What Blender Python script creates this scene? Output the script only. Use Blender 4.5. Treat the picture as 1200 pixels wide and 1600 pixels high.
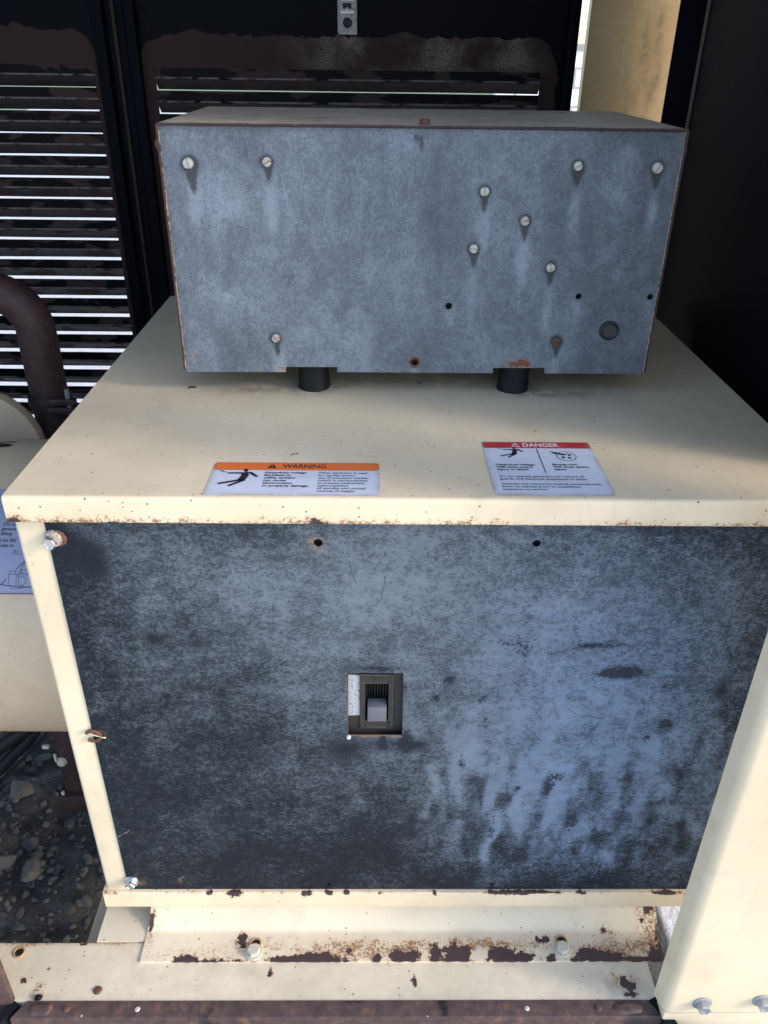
import bpy, bmesh, math, random
import numpy as np
from mathutils import Vector, Matrix, noise as mnoise
from mathutils.geometry import delaunay_2d_cdt
R = math.radians
random.seed(7); rng = np.random.default_rng(7)
for o in list(bpy.data.objects): bpy.data.objects.remove(o)
scn = bpy.context.scene
COL = scn.collection
G = 0.95            # everything is drawn with the cabinet lid at z = 0 and lifted by G at the end (ground = 0)

# ------------------------------------------------------------------ camera
cam_d = bpy.data.cameras.new('camera'); cam = bpy.data.objects.new('camera', cam_d); COL.objects.link(cam)
cam_d.sensor_fit = 'VERTICAL'; cam_d.sensor_height = 32.0
cam_d.lens = 1251.83 / 1600 * 32.0
cam_d.clip_start = 0.02; cam_d.clip_end = 400
pitch, yaw, roll = R(29.816), R(0.8893), R(0.7939)
fw = Vector((math.sin(yaw)*math.cos(pitch), math.cos(yaw)*math.cos(pitch), -math.sin(pitch)))
rt = Vector((math.cos(yaw), -math.sin(yaw), 0)); up = rt.cross(fw)
r2 = math.cos(roll)*rt + math.sin(roll)*up; u2 = -math.sin(roll)*rt + math.cos(roll)*up
M = Matrix((r2, u2, -fw)).transposed().to_4x4(); M.translation = Vector((-0.0523, -0.6747, 0.3637 + G))
cam.matrix_world = M
scn.camera = cam

# ------------------------------------------------------------------ sky, sun, exposure
SUN_EL, SUN_A = R(24), R(20)          # elevation; angle from +x towards the viewer
w = bpy.data.worlds.new('World'); scn.world = w; w.use_nodes = True
nt = w.node_tree; nt.nodes.clear()
sky = nt.nodes.new('ShaderNodeTexSky'); sky.sky_type = 'NISHITA'; sky.sun_disc = False
sky.sun_elevation = SUN_EL; sky.sun_rotation = R(90) + SUN_A
sky.air_density = 1.0; sky.dust_density = 1.2; sky.ozone_density = 1.0
bg = nt.nodes.new('ShaderNodeBackground'); bg.inputs['Strength'].default_value = 0.15
wo = nt.nodes.new('ShaderNodeOutputWorld')
nt.links.new(sky.outputs[0], bg.inputs[0]); nt.links.new(bg.outputs[0], wo.inputs[0])
sd = bpy.data.lights.new('sun', 'SUN'); sd.energy = 0.65; sd.angle = R(10); sd.color = (1.0, 0.94, 0.85)
sun = bpy.data.objects.new('sun', sd); COL.objects.link(sun)
sv = Vector((math.cos(SUN_EL)*math.cos(SUN_A), -math.cos(SUN_EL)*math.sin(SUN_A), math.sin(SUN_EL)))
sun.rotation_euler = sv.to_track_quat('Z', 'Y').to_euler(); sun.location = (6, -3, 5)
scn.view_settings.view_transform = 'Standard'; scn.view_settings.look = 'None'
scn.view_settings.exposure = 1.64; scn.view_settings.gamma = 1.0
try: scn.view_settings.use_curve_mapping = False
except Exception: pass
scn.render.engine = 'CYCLES'
scn.cycles.max_bounces = 8; scn.cycles.use_denoising = True

# ------------------------------------------------------------------ node helpers
class NT:
    def __init__(s, name):
        s.m = bpy.data.materials.new(name); s.m.use_nodes = True
        s.t = s.m.node_tree; s.t.nodes.clear()
        s.out = s.t.nodes.new('ShaderNodeOutputMaterial'); s.b = s.t.nodes.new('ShaderNodeBsdfPrincipled')
        s.t.links.new(s.b.outputs[0], s.out.inputs[0]); s._p = None
    def put(s, sock, v):
        if isinstance(v, bpy.types.NodeSocket): s.t.links.new(v, sock)
        else: sock.default_value = v
    def n(s, typ, ins=None, **props):
        nd = s.t.nodes.new(typ)
        for k, v in props.items(): setattr(nd, k, v)
        for k, v in (ins or {}).items(): s.put(nd.inputs[k], v)
        return nd
    def math(s, op, a, b=None, c=None, clamp=False):
        nd = s.t.nodes.new('ShaderNodeMath'); nd.operation = op; nd.use_clamp = clamp
        s.put(nd.inputs[0], a)
        if b is not None: s.put(nd.inputs[1], b)
        if c is not None: s.put(nd.inputs[2], c)
        return nd.outputs[0]
    def add(s, a, b): return s.math('ADD', a, b)
    def sub(s, a, b): return s.math('SUBTRACT', a, b)
    def mul(s, a, b): return s.math('MULTIPLY', a, b)
    def mx(s, a, b): return s.math('MAXIMUM', a, b)
    def ss(s, v, lo, hi, t0=0.0, t1=1.0):
        nd = s.t.nodes.new('ShaderNodeMapRange'); nd.interpolation_type = 'SMOOTHSTEP'
        s.put(nd.inputs['Value'], v); s.put(nd.inputs['From Min'], lo); s.put(nd.inputs['From Max'], hi)
        s.put(nd.inputs['To Min'], t0); s.put(nd.inputs['To Max'], t1)
        return nd.outputs['Result']
    @property
    def P(s):
        if s._p is None: s._p = s.n('ShaderNodeTexCoord').outputs['Object']
        return s._p
    def map(s, scale=(1,1,1), loc=(0,0,0), rot=(0,0,0), vec=None):
        nd = s.n('ShaderNodeMapping'); s.put(nd.inputs['Vector'], vec or s.P)
        nd.inputs['Scale'].default_value = scale; nd.inputs['Location'].default_value = loc; nd.inputs['Rotation'].default_value = rot
        return nd.outputs[0]
    def noise(s, scale, detail=3, rough=0.55, vec=None, dist=0.0):
        nd = s.n('ShaderNodeTexNoise', {'Scale': scale, 'Detail': detail, 'Roughness': rough, 'Distortion': dist})
        s.put(nd.inputs['Vector'], vec or s.P); return nd.outputs[0]
    def attr(s, name):
        return s.n('ShaderNodeAttribute', attribute_name=name).outputs['Fac']
    def mix(s, f, a, b, mode='MIX'):
        nd = s.n('ShaderNodeMix', data_type='RGBA', blend_type=mode, clamp_factor=True)
        s.put(nd.inputs[0], f)
        for i, v in ((6, a), (7, b)):
            if not isinstance(v, bpy.types.NodeSocket): v = (*v[:3], 1)
            s.put(nd.inputs[i], v)
        return nd.outputs[2]
    def sep(s, vec=None):
        return s.n('ShaderNodeSeparateXYZ', {0: vec or s.P}).outputs
    def bump(s, h, dist=0.001, strength=1.0):
        nd = s.n('ShaderNodeBump', {'Height': h, 'Distance': dist, 'Strength': strength}); return nd.outputs[0]
    def fin(s, col=None, rough=None, normal=None, metal=None, spec=None, **kw):
        if col is not None: s.put(s.b.inputs['Base Color'], col if isinstance(col, bpy.types.NodeSocket) else (*col[:3], 1))
        if rough is not None: s.put(s.b.inputs['Roughness'], rough)
        if normal is not None: s.put(s.b.inputs['Normal'], normal)
        if metal is not None: s.put(s.b.inputs['Metallic'], metal)
        if spec is not None: s.put(s.b.inputs['Specular IOR Level'], spec)
        for k, v in kw.items(): s.put(s.b.inputs[k], v)
        return s.m

def seg_group():
    g = bpy.data.node_groups.new('segment_mask', 'ShaderNodeTree')
    for nm, tp in (('P', 'NodeSocketVector'), ('A', 'NodeSocketVector'), ('B', 'NodeSocketVector'), ('Width', 'NodeSocketFloat')):
        g.interface.new_socket(nm, in_out='INPUT', socket_type=tp)
    g.interface.new_socket('Mask', in_out='OUTPUT', socket_type='NodeSocketFloat')
    gi = g.nodes.new('NodeGroupInput'); go = g.nodes.new('NodeGroupOutput')
    def vm(op, a, b):
        n = g.nodes.new('ShaderNodeVectorMath'); n.operation = op; g.links.new(a, n.inputs[0]); g.links.new(b, n.inputs[1]); return n
    def m(op, a, b, clamp=False):
        n = g.nodes.new('ShaderNodeMath'); n.operation = op; n.use_clamp = clamp
        for i, v in enumerate((a, b)):
            if isinstance(v, (int, float)): n.inputs[i].default_value = v
            else: g.links.new(v, n.inputs[i])
        return n.outputs[0]
    pa = vm('SUBTRACT', gi.outputs['P'], gi.outputs['A']).outputs[0]
    ba = vm('SUBTRACT', gi.outputs['B'], gi.outputs['A']).outputs[0]
    t = m('DIVIDE', vm('DOT_PRODUCT', pa, ba).outputs['Value'], vm('DOT_PRODUCT', ba, ba).outputs['Value'], True)
    sc = g.nodes.new('ShaderNodeVectorMath'); sc.operation = 'SCALE'; g.links.new(ba, sc.inputs[0]); g.links.new(t, sc.inputs['Scale'])
    d = g.nodes.new('ShaderNodeVectorMath'); d.operation = 'LENGTH'; g.links.new(vm('SUBTRACT', pa, sc.outputs[0]).outputs[0], d.inputs[0])
    q = m('DIVIDE', d.outputs['Value'], gi.outputs['Width'])
    g.links.new(m('SUBTRACT', 1.0, q, True), go.inputs[0])
    return g
SEG = seg_group()

def scratches(s, segs, yplane, wob=0.006):
    """segs: list of (x0,z0,x1,z1,width,amount) on a plane of constant y -> one 0..1 socket"""
    nv = s.n('ShaderNodeTexNoise', {'Scale': 35.0, 'Detail': 2.0}); s.put(nv.inputs['Vector'], s.P)
    off = s.n('ShaderNodeVectorMath', operation='MULTIPLY_ADD'); s.put(off.inputs[0], nv.outputs['Color']); off.inputs[1].default_value = (wob, 0, wob)
    sh = s.n('ShaderNodeVectorMath', operation='ADD'); s.put(sh.inputs[0], s.P); sh.inputs[1].default_value = (-wob/2, 0, -wob/2)
    s.put(off.inputs[2], sh.outputs[0]); p = off.outputs[0]
    tot = None
    for x0, z0, x1, z1, wd, am in segs:
        nd = s.n('ShaderNodeGroup'); nd.node_tree = SEG
        s.put(nd.inputs['P'], p); nd.inputs['A'].default_value = (x0, yplane, z0); nd.inputs['B'].default_value = (x1, yplane, z1); nd.inputs['Width'].default_value = wd*(0.75 if wd < .003 else 1)
        v = s.mul(s.math('MULTIPLY', nd.outputs[0], 1.3, clamp=True), am*0.85)
        tot = v if tot is None else s.mx(tot, v)
    return tot

# ------------------------------------------------------------------ materials
def rust_layers(s, col, rough, height, rust_src=None, chip_src=None, chipcol=(0.040, 0.026, 0.028)):
    r = rust_src if rust_src is not None else s.attr('rust')
    c = chip_src if chip_src is not None else s.attr('chip')
    n1 = s.noise(260, 4, 0.6); n2 = s.noise(700, 2, 0.5); n3 = s.noise(70, 4, 0.6); n4 = s.noise(165, 4, 0.62)
    spot = s.add(s.mul(n1, 0.45), s.add(s.mul(n2, 0.32), s.mul(n3, 0.23)))
    rm = s.mul(s.ss(spot, s.sub(0.63, s.mul(r, 0.165)), s.sub(0.69, s.mul(r, 0.165))), s.ss(r, 0.02, 0.15))
    halo = s.mul(s.ss(r, 0.1, 1.0), s.ss(n3, 0.35, 0.7))
    col = s.mix(s.mul(halo, 0.48), col, (0.52, 0.31, 0.13))
    rcol = s.mix(s.ss(s.add(s.mul(n2, .5), s.mul(n4, .5)), 0.38, 0.62), (0.075, 0.032, 0.020), (0.40, 0.18, 0.070))
    col = s.mix(s.mul(rm, 0.85), col, rcol)
    cv = s.add(c, s.mul(s.sub(n3, 0.5), 0.9)); cv = s.add(cv, s.mul(s.sub(n4, 0.5), 1.9))
    cm = s.mul(s.ss(cv, 0.47, 0.51), s.ss(c, 0.05, 0.15))
    ring = s.mul(s.ss(cv, 0.30, 0.46), s.ss(c, 0.05, 0.15))
    col = s.mix(s.mul(ring, 0.62), col, (0.36, 0.165, 0.060))
    ccol = s.mix(s.noise(300, 3), [v*0.75 for v in chipcol], [chipcol[0]*1.9, chipcol[1]*1.6, chipcol[2]*1.6])
    col = s.mix(cm, col, ccol)
    rough = s.add(rough, s.mul(s.mx(rm, cm), 0.3))
    height = s.add(s.sub(height, s.mul(cm, 1.3)), s.mul(ring, 0.5)); height = s.add(height, s.mul(rm, s.mul(n2, 0.6)))
    return col, rough, height

def mat_cream(name, base=(0.76, 0.622, 0.435), pits=1.0, rough=0.40, chipcol=(0.040, 0.026, 0.028)):
    s = NT(name)
    big = s.noise(5, 3); mid = s.noise(28, 4)
    col = s.mix(s.ss(big, 0.35, 0.7), [v*0.91 for v in base], [min(1, v*1.05) for v in base])
    col = s.mix(s.mul(s.ss(mid, 0.50, 0.8), 0.26), col, (0.44, 0.35, 0.24))
    wsn = s.noise(9, 6, 0.7, dist=0.6); col = s.mix(s.mul(s.mul(s.ss(wsn, 0.50, 0.56), s.ss(wsn, 0.62, 0.56)), 0.08), col, (0.80, 0.74, 0.62))
    # fine streaks of washed down dirt
    st = s.noise(1.0, 4, 0.6, vec=s.map((60, 60, 4)))
    col = s.mix(s.mul(s.ss(st, 0.55, 0.85), 0.22), col, (0.40, 0.31, 0.20))
    d = s.attr('dirt')
    col = s.mix(s.mul(d, s.ss(s.noise(45, 5, 0.65), 0.3, 0.62)), col, (0.16, 0.11, 0.075))
    # pits and specks, two sizes
    for sc, r0, keep, am in ((58, 0.038, 0.68, 0.95), (140, 0.095, 0.70, 0.8)):
        v = s.n('ShaderNodeTexVoronoi', {'Scale': float(sc)}); s.put(v.inputs['Vector'], s.P)
        rnd = s.sep(v.outputs['Color'])
        k = s.math('GREATER_THAN', rnd[0], keep)
        rad = s.mul(s.add(rnd[1], 0.35), r0*1.6)
        mk = s.mul(s.ss(s.add(v.outputs['Distance'], s.mul(s.sub(s.noise(900, 1), 0.5), 0.05)), s.mul(rad, 0.7), rad, 1, 0), k)
        col = s.mix(s.mul(mk, am*pits), col, (0.045, 0.028, 0.022))
    h = s.mul(s.noise(420, 2), 0.12); h = s.add(h, s.mul(s.noise(14, 2), 0.9))
    col, rg, h = rust_layers(s, col, s.add(rough, s.mul(mid, 0.12)), h, chipcol=chipcol)
    return s.fin(col, rg, s.bump(h, 0.0007, 0.9), spec=0.5)

def mat_dark(name, chalk=(0.104, 0.125, 0.152), blue=(0.113, 0.152, 0.218), dark=(0.0055, 0.0082, 0.0120), segs=(), lsegs=(), yp=0.0, grain=(1, 1, 1.25), contrast=1.0, fleck=1.0, spread=0.40, spec=0.16, staincol=None, rag=1.0, wipe=0.0):
    s = NT(name)
    c = s.attr('chalk'); bl = s.attr('blue'); sp = s.attr('stain')
    v = s.map(grain)
    n0 = s.noise(11, 5, 0.62, vec=v); n1 = s.noise(66, 6, 0.68, vec=v); n2 = s.noise(290, 4, 0.66, vec=v); n3 = s.noise(700, 3, 0.7, vec=v)
    x = s.add(c, s.mul(s.sub(n0, 0.5), 0.9*contrast)); x = s.add(x, s.mul(s.sub(n1, 0.5), 1.0*contrast))
    x = s.add(x, s.mul(s.sub(s.noise(1.0, 4, 0.6, vec=s.map((26, 1, 150))), 0.5), 0.55*contrast*wipe))
    x = s.add(x, s.mul(s.sub(n2, 0.5), 2.2*contrast)); x = s.add(x, s.mul(s.sub(n3, 0.5), 2.0*contrast))
    m = s.ss(x, 0.5-spread*1.25, 0.5+spread*1.25)
    m = s.mx(m, s.mul(s.ss(c, 0.25, 0.75), 0.40))
    cc = s.mix(bl, chalk, blue)
    tone = s.ss(s.add(s.mul(n1, 0.5), s.mul(n0, 0.5)), 0.3, 0.7, 0.80, 1.18)
    tone = s.mul(tone, s.ss(c, 0.2, 1.0, 0.78, 1.34))
    tv = s.n('ShaderNodeVectorMath', operation='SCALE'); s.put(tv.inputs[0], cc); s.put(tv.inputs['Scale'], tone)
    dk = s.mix(s.noise(60, 4), dark, [q*2.1 for q in dark])
    col = s.mix(m, dk, tv.outputs[0])
    # dark spatter
    vo = s.n('ShaderNodeTexVoronoi', {'Scale': 95.0}); s.put(vo.inputs['Vector'], s.P); rn = s.sep(vo.outputs['Color'])
    sm = s.mul(s.ss(s.add(vo.outputs['Distance'], s.mul(s.sub(n2, 0.5), 0.12)), 0.0, s.add(0.02, s.mul(rn[1], 0.16)), 1, 0), s.math('GREATER_THAN', rn[0], 0.80))
    col = s.mix(s.mul(sm, 0.55), col, dark)
    # pale flecks
    vo = s.n('ShaderNodeTexVoronoi', {'Scale': 130.0}); s.put(vo.inputs['Vector'], s.P); rn = s.sep(vo.outputs['Color'])
    fm = s.mul(s.ss(s.add(vo.outputs['Distance'], s.mul(s.sub(n3, 0.5), 0.10)), 0.0, s.add(0.02, s.mul(rn[1], 0.10)), 1, 0), s.math('GREATER_THAN', rn[0], 0.86))
    col = s.mix(s.mul(fm, 0.5*fleck), col, (0.30, 0.33, 0.42))
    # oily marks with a shape of their own
    so = s.add(sp, s.add(s.mul(s.sub(n1, 0.5), 1.8*rag), s.mul(s.sub(n2, 0.5), 2.4*rag)))
    stm = s.mul(s.ss(so, 0.38-0.14*(1-rag), 0.68+0.25*(1-rag)), s.ss(sp, 0.04, 0.3))
    col = s.mix(s.mul(stm, 0.88), col, staincol or [dark[0]*1.6, dark[1]*1.5, dark[2]*1.6])
    rg = s.add(0.44, s.mul(m, 0.16))
    if segs:
        k = scratches(s, segs, yp); col = s.mix(s.mul(k, s.ss(n2, 0.36, 0.60)), col, (0.012, 0.010, 0.012))
    if lsegs:
        k = scratches(s, lsegs, yp); col = s.mix(s.mul(k, s.ss(n2, 0.36, 0.60)), col, (0.30, 0.33, 0.40))
    h = s.add(s.mul(n2, 0.22), s.mul(s.noise(7, 2), 1.6)); h = s.add(h, s.mul(m, 0.08))
    col, rg, h = rust_layers(s, col, rg, h, chipcol=(0.16, 0.065, 0.035))
    return s.fin(col, rg, s.bump(h, 0.0006, 0.8), spec=spec)

def mat_rust(name, a=(0.050, 0.032, 0.034), b=(0.115, 0.070, 0.062), o=(0.24, 0.10, 0.045), black=0.25, rough=0.62):
    s = NT(name)
    n0 = s.noise(9, 5); n1 = s.noise(70, 5, 0.65); n2 = s.noise(380, 3, 0.6)
    col = s.mix(s.ss(s.add(s.mul(n1, .7), s.mul(n2, .3)), 0.3, 0.7), a, b)
    col = s.mix(s.mul(s.ss(s.add(n1, s.mul(n2, .3)), 0.70, 0.88), 0.55), col, o)
    bk = s.ss(n0, 0.62-black*0.25, 0.68-black*0.25)
    col = s.mix(s.mul(bk, 0.0 if black <= 0 else 0.85), col, (0.010, 0.010, 0.012))
    rg = s.sub(rough, s.mul(bk, 0.3 if black > 0 else 0.0))
    h = s.add(s.mul(n1, 0.6), s.mul(n2, 0.5))
    return s.fin(col, rg, s.bump(h, 0.0009, 0.8), spec=0.4)

def mat_blackpaint(name, peel=None, rough=0.32, base=(0.0022, 0.0025, 0.0045), primer=(0.026, 0.016, 0.0155), spec=0.035):
    """semi-gloss black paint; peel = 'arch' primer showing where attribute chip says, 'slat' random patches"""
    s = NT(name)
    n1 = s.noise(60, 4); n2 = s.noise(300, 3)
    col = s.mix(n1, base, [v*1.5 for v in base]); h = s.mul(s.noise(160, 2), 0.25); rg = s.add(rough, s.mul(n1, 0.12))
    if peel:
        if peel == 'slat':
            rnd = s.n('ShaderNodeObjectInfo').outputs['Random']
            off = s.n('ShaderNodeCombineXYZ', {0: s.mul(rnd, 37.0), 1: s.mul(rnd, 11.0), 2: s.mul(rnd, 23.0)}).outputs[0]
            va = s.n('ShaderNodeVectorMath', operation='ADD'); s.put(va.inputs[0], s.map((9, 9, 22))); s.put(va.inputs[1], off)
            f = s.noise(1.6, 3, 0.5, vec=va.outputs[0], dist=0.4)
            pm = s.ss(f, 0.52, 0.575); edge = s.mul(s.ss(f, 0.50, 0.54), 0.5)
        else:
            c = s.add(s.attr('chip'), s.mul(s.sub(s.noise(22, 3, 0.5), 0.5), 0.45)); c = s.add(c, s.mul(s.sub(n1, 0.5), 0.14))
            pm = s.mul(s.ss(c, 0.485, 0.505), s.ss(s.attr('chip'), 0.04, 0.12))
        if peel == 'slat':   # highlight along the pressed bead, painted in as paler grey
            q = s.sep(); bead_light = s.mul(s.mul(s.ss(q[2], -0.0196, -0.0176), s.ss(q[2], -0.0150, -0.0162)), s.ss(s.noise(40, 4), 0.36, 0.55))
        scuff = s.mul(s.attr('dirt'), s.mul(s.ss(s.noise(9, 4, 0.6), 0.38, 0.62), s.ss(n2, 0.25, 0.7)))
        pc = s.mix(s.noise(160, 4, 0.65), primer, [v*1.55 for v in primer])
        pc = s.mix(scuff, pc, (0.22, 0.185, 0.165))
        col = s.mix(pm, col, pc)
        if peel == 'slat': col = s.mix(s.mul(bead_light, 0.8), col, (0.15, 0.135, 0.13))
        rg = s.add(rg, s.mul(pm, 0.28)); h = s.sub(h, s.mul(pm, 0.7))
    return s.fin(col, rg, s.bump(h, 0.0006, 0.7), spec=spec)

def mat_plain(name, col, rough=0.5, metal=0.0, var=0.25, sc=120, bump=0.2, spec=0.5, spot=None):
    s = NT(name)
    n1 = s.noise(sc, 4, 0.62); n2 = s.noise(sc*5, 2)
    c = s.mix(n1, [v*(1-var) for v in col], [min(1, v*(1+var)) for v in col])
    if spot:
        c = s.mix(s.ss(s.add(s.mul(n1, .7), s.mul(n2, .3)), spot[3], spot[3]+0.07), c, spot[:3])
    return s.fin(c, rough, s.bump(s.add(n1, s.mul(n2, .4)), 0.0004, bump), metal=metal, spec=spec)

CREAM = mat_cream('cream_paint')
CREAM_DRUM = mat_cream('shaded_cream_paint', base=(0.60, 0.455, 0.305), pits=0.6)  # cream darkened, the shade round the drum is put into its colour
CREAM_WHITE = mat_cream('weathered_pale_cream_paint', base=(0.73, 0.632, 0.48))
CREAM_POST = mat_cream('clean_cream_paint', base=(0.74, 0.612, 0.425), pits=0.35)
CREAM_WARM = mat_cream('warm_cream_paint', base=(0.50, 0.35, 0.18), pits=0.3)
RUST = mat_rust('rusted_steel'); RUST_DARK = mat_rust('dark_rusted_steel', (0.024, 0.0115, 0.0120), (0.052, 0.026, 0.024), (0.09, 0.042, 0.025), 0.0)
PAINT_BLACK = mat_blackpaint('black_paint', rough=0.5)
PAINT_PEEL = mat_blackpaint('peeling_black_paint', 'arch')
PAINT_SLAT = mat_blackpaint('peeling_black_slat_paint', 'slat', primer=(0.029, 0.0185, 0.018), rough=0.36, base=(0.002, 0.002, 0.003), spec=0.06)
RUBBER = mat_plain('black_rubber', (0.006, 0.0065, 0.009), 0.55, spec=0.25)
BLACK = mat_plain('black_inside', (0.006, 0.006, 0.007), 0.7)
ZINC = mat_plain('zinc_plate', (0.46, 0.45, 0.42), 0.5, 0.25, 0.45, 420, 0.8, spot=(0.16, 0.12, 0.09, 0.57))
ZINC_RUST = mat_plain('rust_spotted_zinc', (0.44, 0.41, 0.38), 0.5, 0.2, 0.3, 300, 0.5, spot=(0.28, 0.10, 0.05, 0.52))
BOLT_RUST = mat_plain('rusty_bolt', (0.115, 0.052, 0.036), 0.75, 0.0, 0.55, 320, 0.9, spot=(0.34, 0.24, 0.17, 0.66))
BOLT_BRIGHT = mat_plain('bright_zinc', (0.66, 0.68, 0.70), 0.22, 0.9, 0.2, 200, 0.3)
BOLT_GREY = mat_plain('grey_zinc', (0.36, 0.37, 0.39), 0.42, 0.6, 0.25, 200, 0.4)
ZINC_DULL = mat_plain('grimy_zinc', (0.26, 0.25, 0.235), 0.5, 0.3, 0.5, 200, 0.6, spot=(0.10, 0.08, 0.065, 0.52))
SILVER = mat_plain('silver_label', (0.50, 0.51, 0.55), 0.5, 0.1, 0.35, 260, 0.5, spot=(0.17, 0.18, 0.21, 0.53))
BAKELITE = mat_plain('dusty_black_moulding', (0.033, 0.030, 0.027), 0.6, 0, 0.55, 120, 0.3)
BAKELITE_DARK = mat_plain('black_moulding', (0.016, 0.016, 0.017), 0.4, 0, 0.3, 90, 0.3)
TOGGLE = mat_plain('grey_toggle_plastic', (0.125, 0.135, 0.155), 0.5, 0, 0.12, 300, 0.3)
INK = mat_plain('black_ink', (0.013, 0.012, 0.016), 0.55, 0, 0.1)
INK_WHITE = mat_plain('white_ink', (0.72, 0.70, 0.72), 0.5, 0, 0.05)

def mat_sticker(name, col, edge=True):
    s = NT(name)
    n1 = s.noise(40, 4); n2 = s.noise(300, 3)
    c = s.mix(n1, [v*0.93 for v in col], [min(1, v*1.05) for v in col])
    vo = s.n('ShaderNodeTexVoronoi', {'Scale': 110.0}); s.put(vo.inputs['Vector'], s.P); rn = s.sep(vo.outputs['Color'])
    mk = s.mul(s.ss(vo.outputs['Distance'], 0.02, s.add(0.04, s.mul(rn[1], 0.07)), 1, 0), s.math('GREATER_THAN', rn[0], 0.86))
    c = s.mix(s.mul(mk, 0.8), c, (0.06, 0.035, 0.03))
    e = s.mul(s.attr('edge'), s.ss(s.add(s.mul(n1, .6), s.mul(n2, .4)), 0.35, 0.6))
    gr = s.noise(1.0, 5, 0.65, vec=s.map((18, 60, 1))); c = s.mix(s.mul(s.ss(gr, 0.48, 0.75), 0.30), c, (0.36, 0.30, 0.24))
    c = s.mix(s.mul(e, 0.6), c, (0.33, 0.19, 0.11))
    return s.fin(c, 0.36, spec=0.5)
ST_WHITE = mat_sticker('white_vinyl', (0.60, 0.63, 0.74))
ST_ORANGE = mat_sticker('orange_vinyl', (0.78, 0.155, 0.015))
ST_RED = mat_sticker('red_vinyl', (0.42, 0.022, 0.035))
ST_LAV = mat_sticker('pale_violet_vinyl', (0.30, 0.305, 0.43))  # violet darkened for the shade the decal lies in

# ------------------------------------------------------------------ mesh helpers
def mesh(name, verts, faces):
    me = bpy.data.meshes.new(name); me.from_pydata([tuple(v) for v in verts], [], [tuple(f) for f in faces]); me.update(); return me
def smooth(me, ang=35):
    for p in me.polygons: p.use_smooth = True
    try: me.set_sharp_from_angle(angle=R(ang))
    except Exception: pass
def attr(me, name, vals):
    a = me.attributes.new(name, 'FLOAT', 'POINT'); a.data.foreach_set('value', np.asarray(vals, dtype=np.float32))
def co(me):
    a = np.empty(len(me.vertices)*3, np.float32); me.vertices.foreach_get('co', a); a = a.reshape(-1, 3); return a[:, 0], a[:, 1], a[:, 2]
def gs(u, v, cu, cv, ru, rv, a=1.0): return a*np.exp(-(((u-cu)/ru)**2 + ((v-cv)/rv)**2))
def sst(x, lo, hi):
    t = np.clip((x-lo)/(hi-lo), 0, 1); return t*t*(3-2*t)

def thing(name, loc, label, cat, group=None):
    o = bpy.data.objects.new(name, None); COL.objects.link(o); o.location = loc; o.empty_display_size = 0.05
    o['label'] = label; o['category'] = cat
    if group: o['group'] = group
    return o
def part(name, me, mat, parent=None, at=None, rot=None, label=None, kind=None):
    """mesh drawn in scene coordinates (at=None) or in its own coordinates put at 'at' (scene coordinates)"""
    o = bpy.data.objects.new(name, me); COL.objects.link(o)
    if mat and not me.materials: me.materials.append(mat)
    base = Vector((0, 0, 0)); p = parent
    while p is not None: base += p.location; p = p.parent
    if parent is not None: o.parent = parent
    o.location = Vector(at or (0, 0, 0)) - base
    if rot: o.rotation_euler = rot
    if label: o['label'] = label
    if kind: o['kind'] = kind
    return o
def single(name, me, mat, label=None, cat=None, group=None, kind=None, at=None, rot=None):
    o = part(name, me, mat, None, at, rot, label, kind)
    if cat: o['category'] = cat
    if group: o['group'] = group
    return o

def box(x0, x1, y0, y1, z0, z1, bev=0.0, seg=2, bm=None):
    own = bm is None
    b = bm or bmesh.new()
    r = bmesh.ops.create_cube(b, size=1.0)['verts']
    for v in r: v.co = Vector(((x0+x1)/2 + v.co.x*(x1-x0), (y0+y1)/2 + v.co.y*(y1-y0), (z0+z1)/2 + v.co.z*(z1-z0)))
    if bev > 0:
        es = list({e for v in r for e in v.link_edges}); bmesh.ops.bevel(b, geom=es, offset=bev, segments=seg, affect='EDGES', profile=0.5)
    if not own: return b
    me = bpy.data.meshes.new('box'); b.to_mesh(me); b.free()
    if bev > 0: smooth(me, 40)
    return me
def boxes(lst, bev=0.0):
    b = bmesh.new()
    for q in lst: box(*q, bev=bev, bm=b)
    me = bpy.data.meshes.new('boxes'); b.to_mesh(me); b.free(); return me
def densify(pts, maxlen):
    out = []
    for i in range(len(pts)):
        a, b = np.array(pts[i]), np.array(pts[(i+1) % len(pts)]); n = max(1, int(math.ceil(np.linalg.norm(b-a)/maxlen)))
        for k in range(n): out.append(tuple(a+(b-a)*k/n))
    return out
def offset_profile(line, t):
    """open polyline -> closed outline of a sheet of thickness t to its right-hand side"""
    L = [np.array(p, float) for p in line]; n = len(L); off = []
    for i in range(n):
        d1 = L[i]-L[i-1] if i > 0 else L[1]-L[0]; d2 = L[i+1]-L[i] if i < n-1 else L[-1]-L[-2]
        d1 = d1/np.linalg.norm(d1); d2 = d2/np.linalg.norm(d2)
        n1 = np.array([d1[1], -d1[0]]); n2 = np.array([d2[1], -d2[0]]); m = n1+n2; m = m/np.linalg.norm(m)
        off.append(L[i] + m*t/max(0.3, m.dot(n1)))
    return L, off
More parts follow.
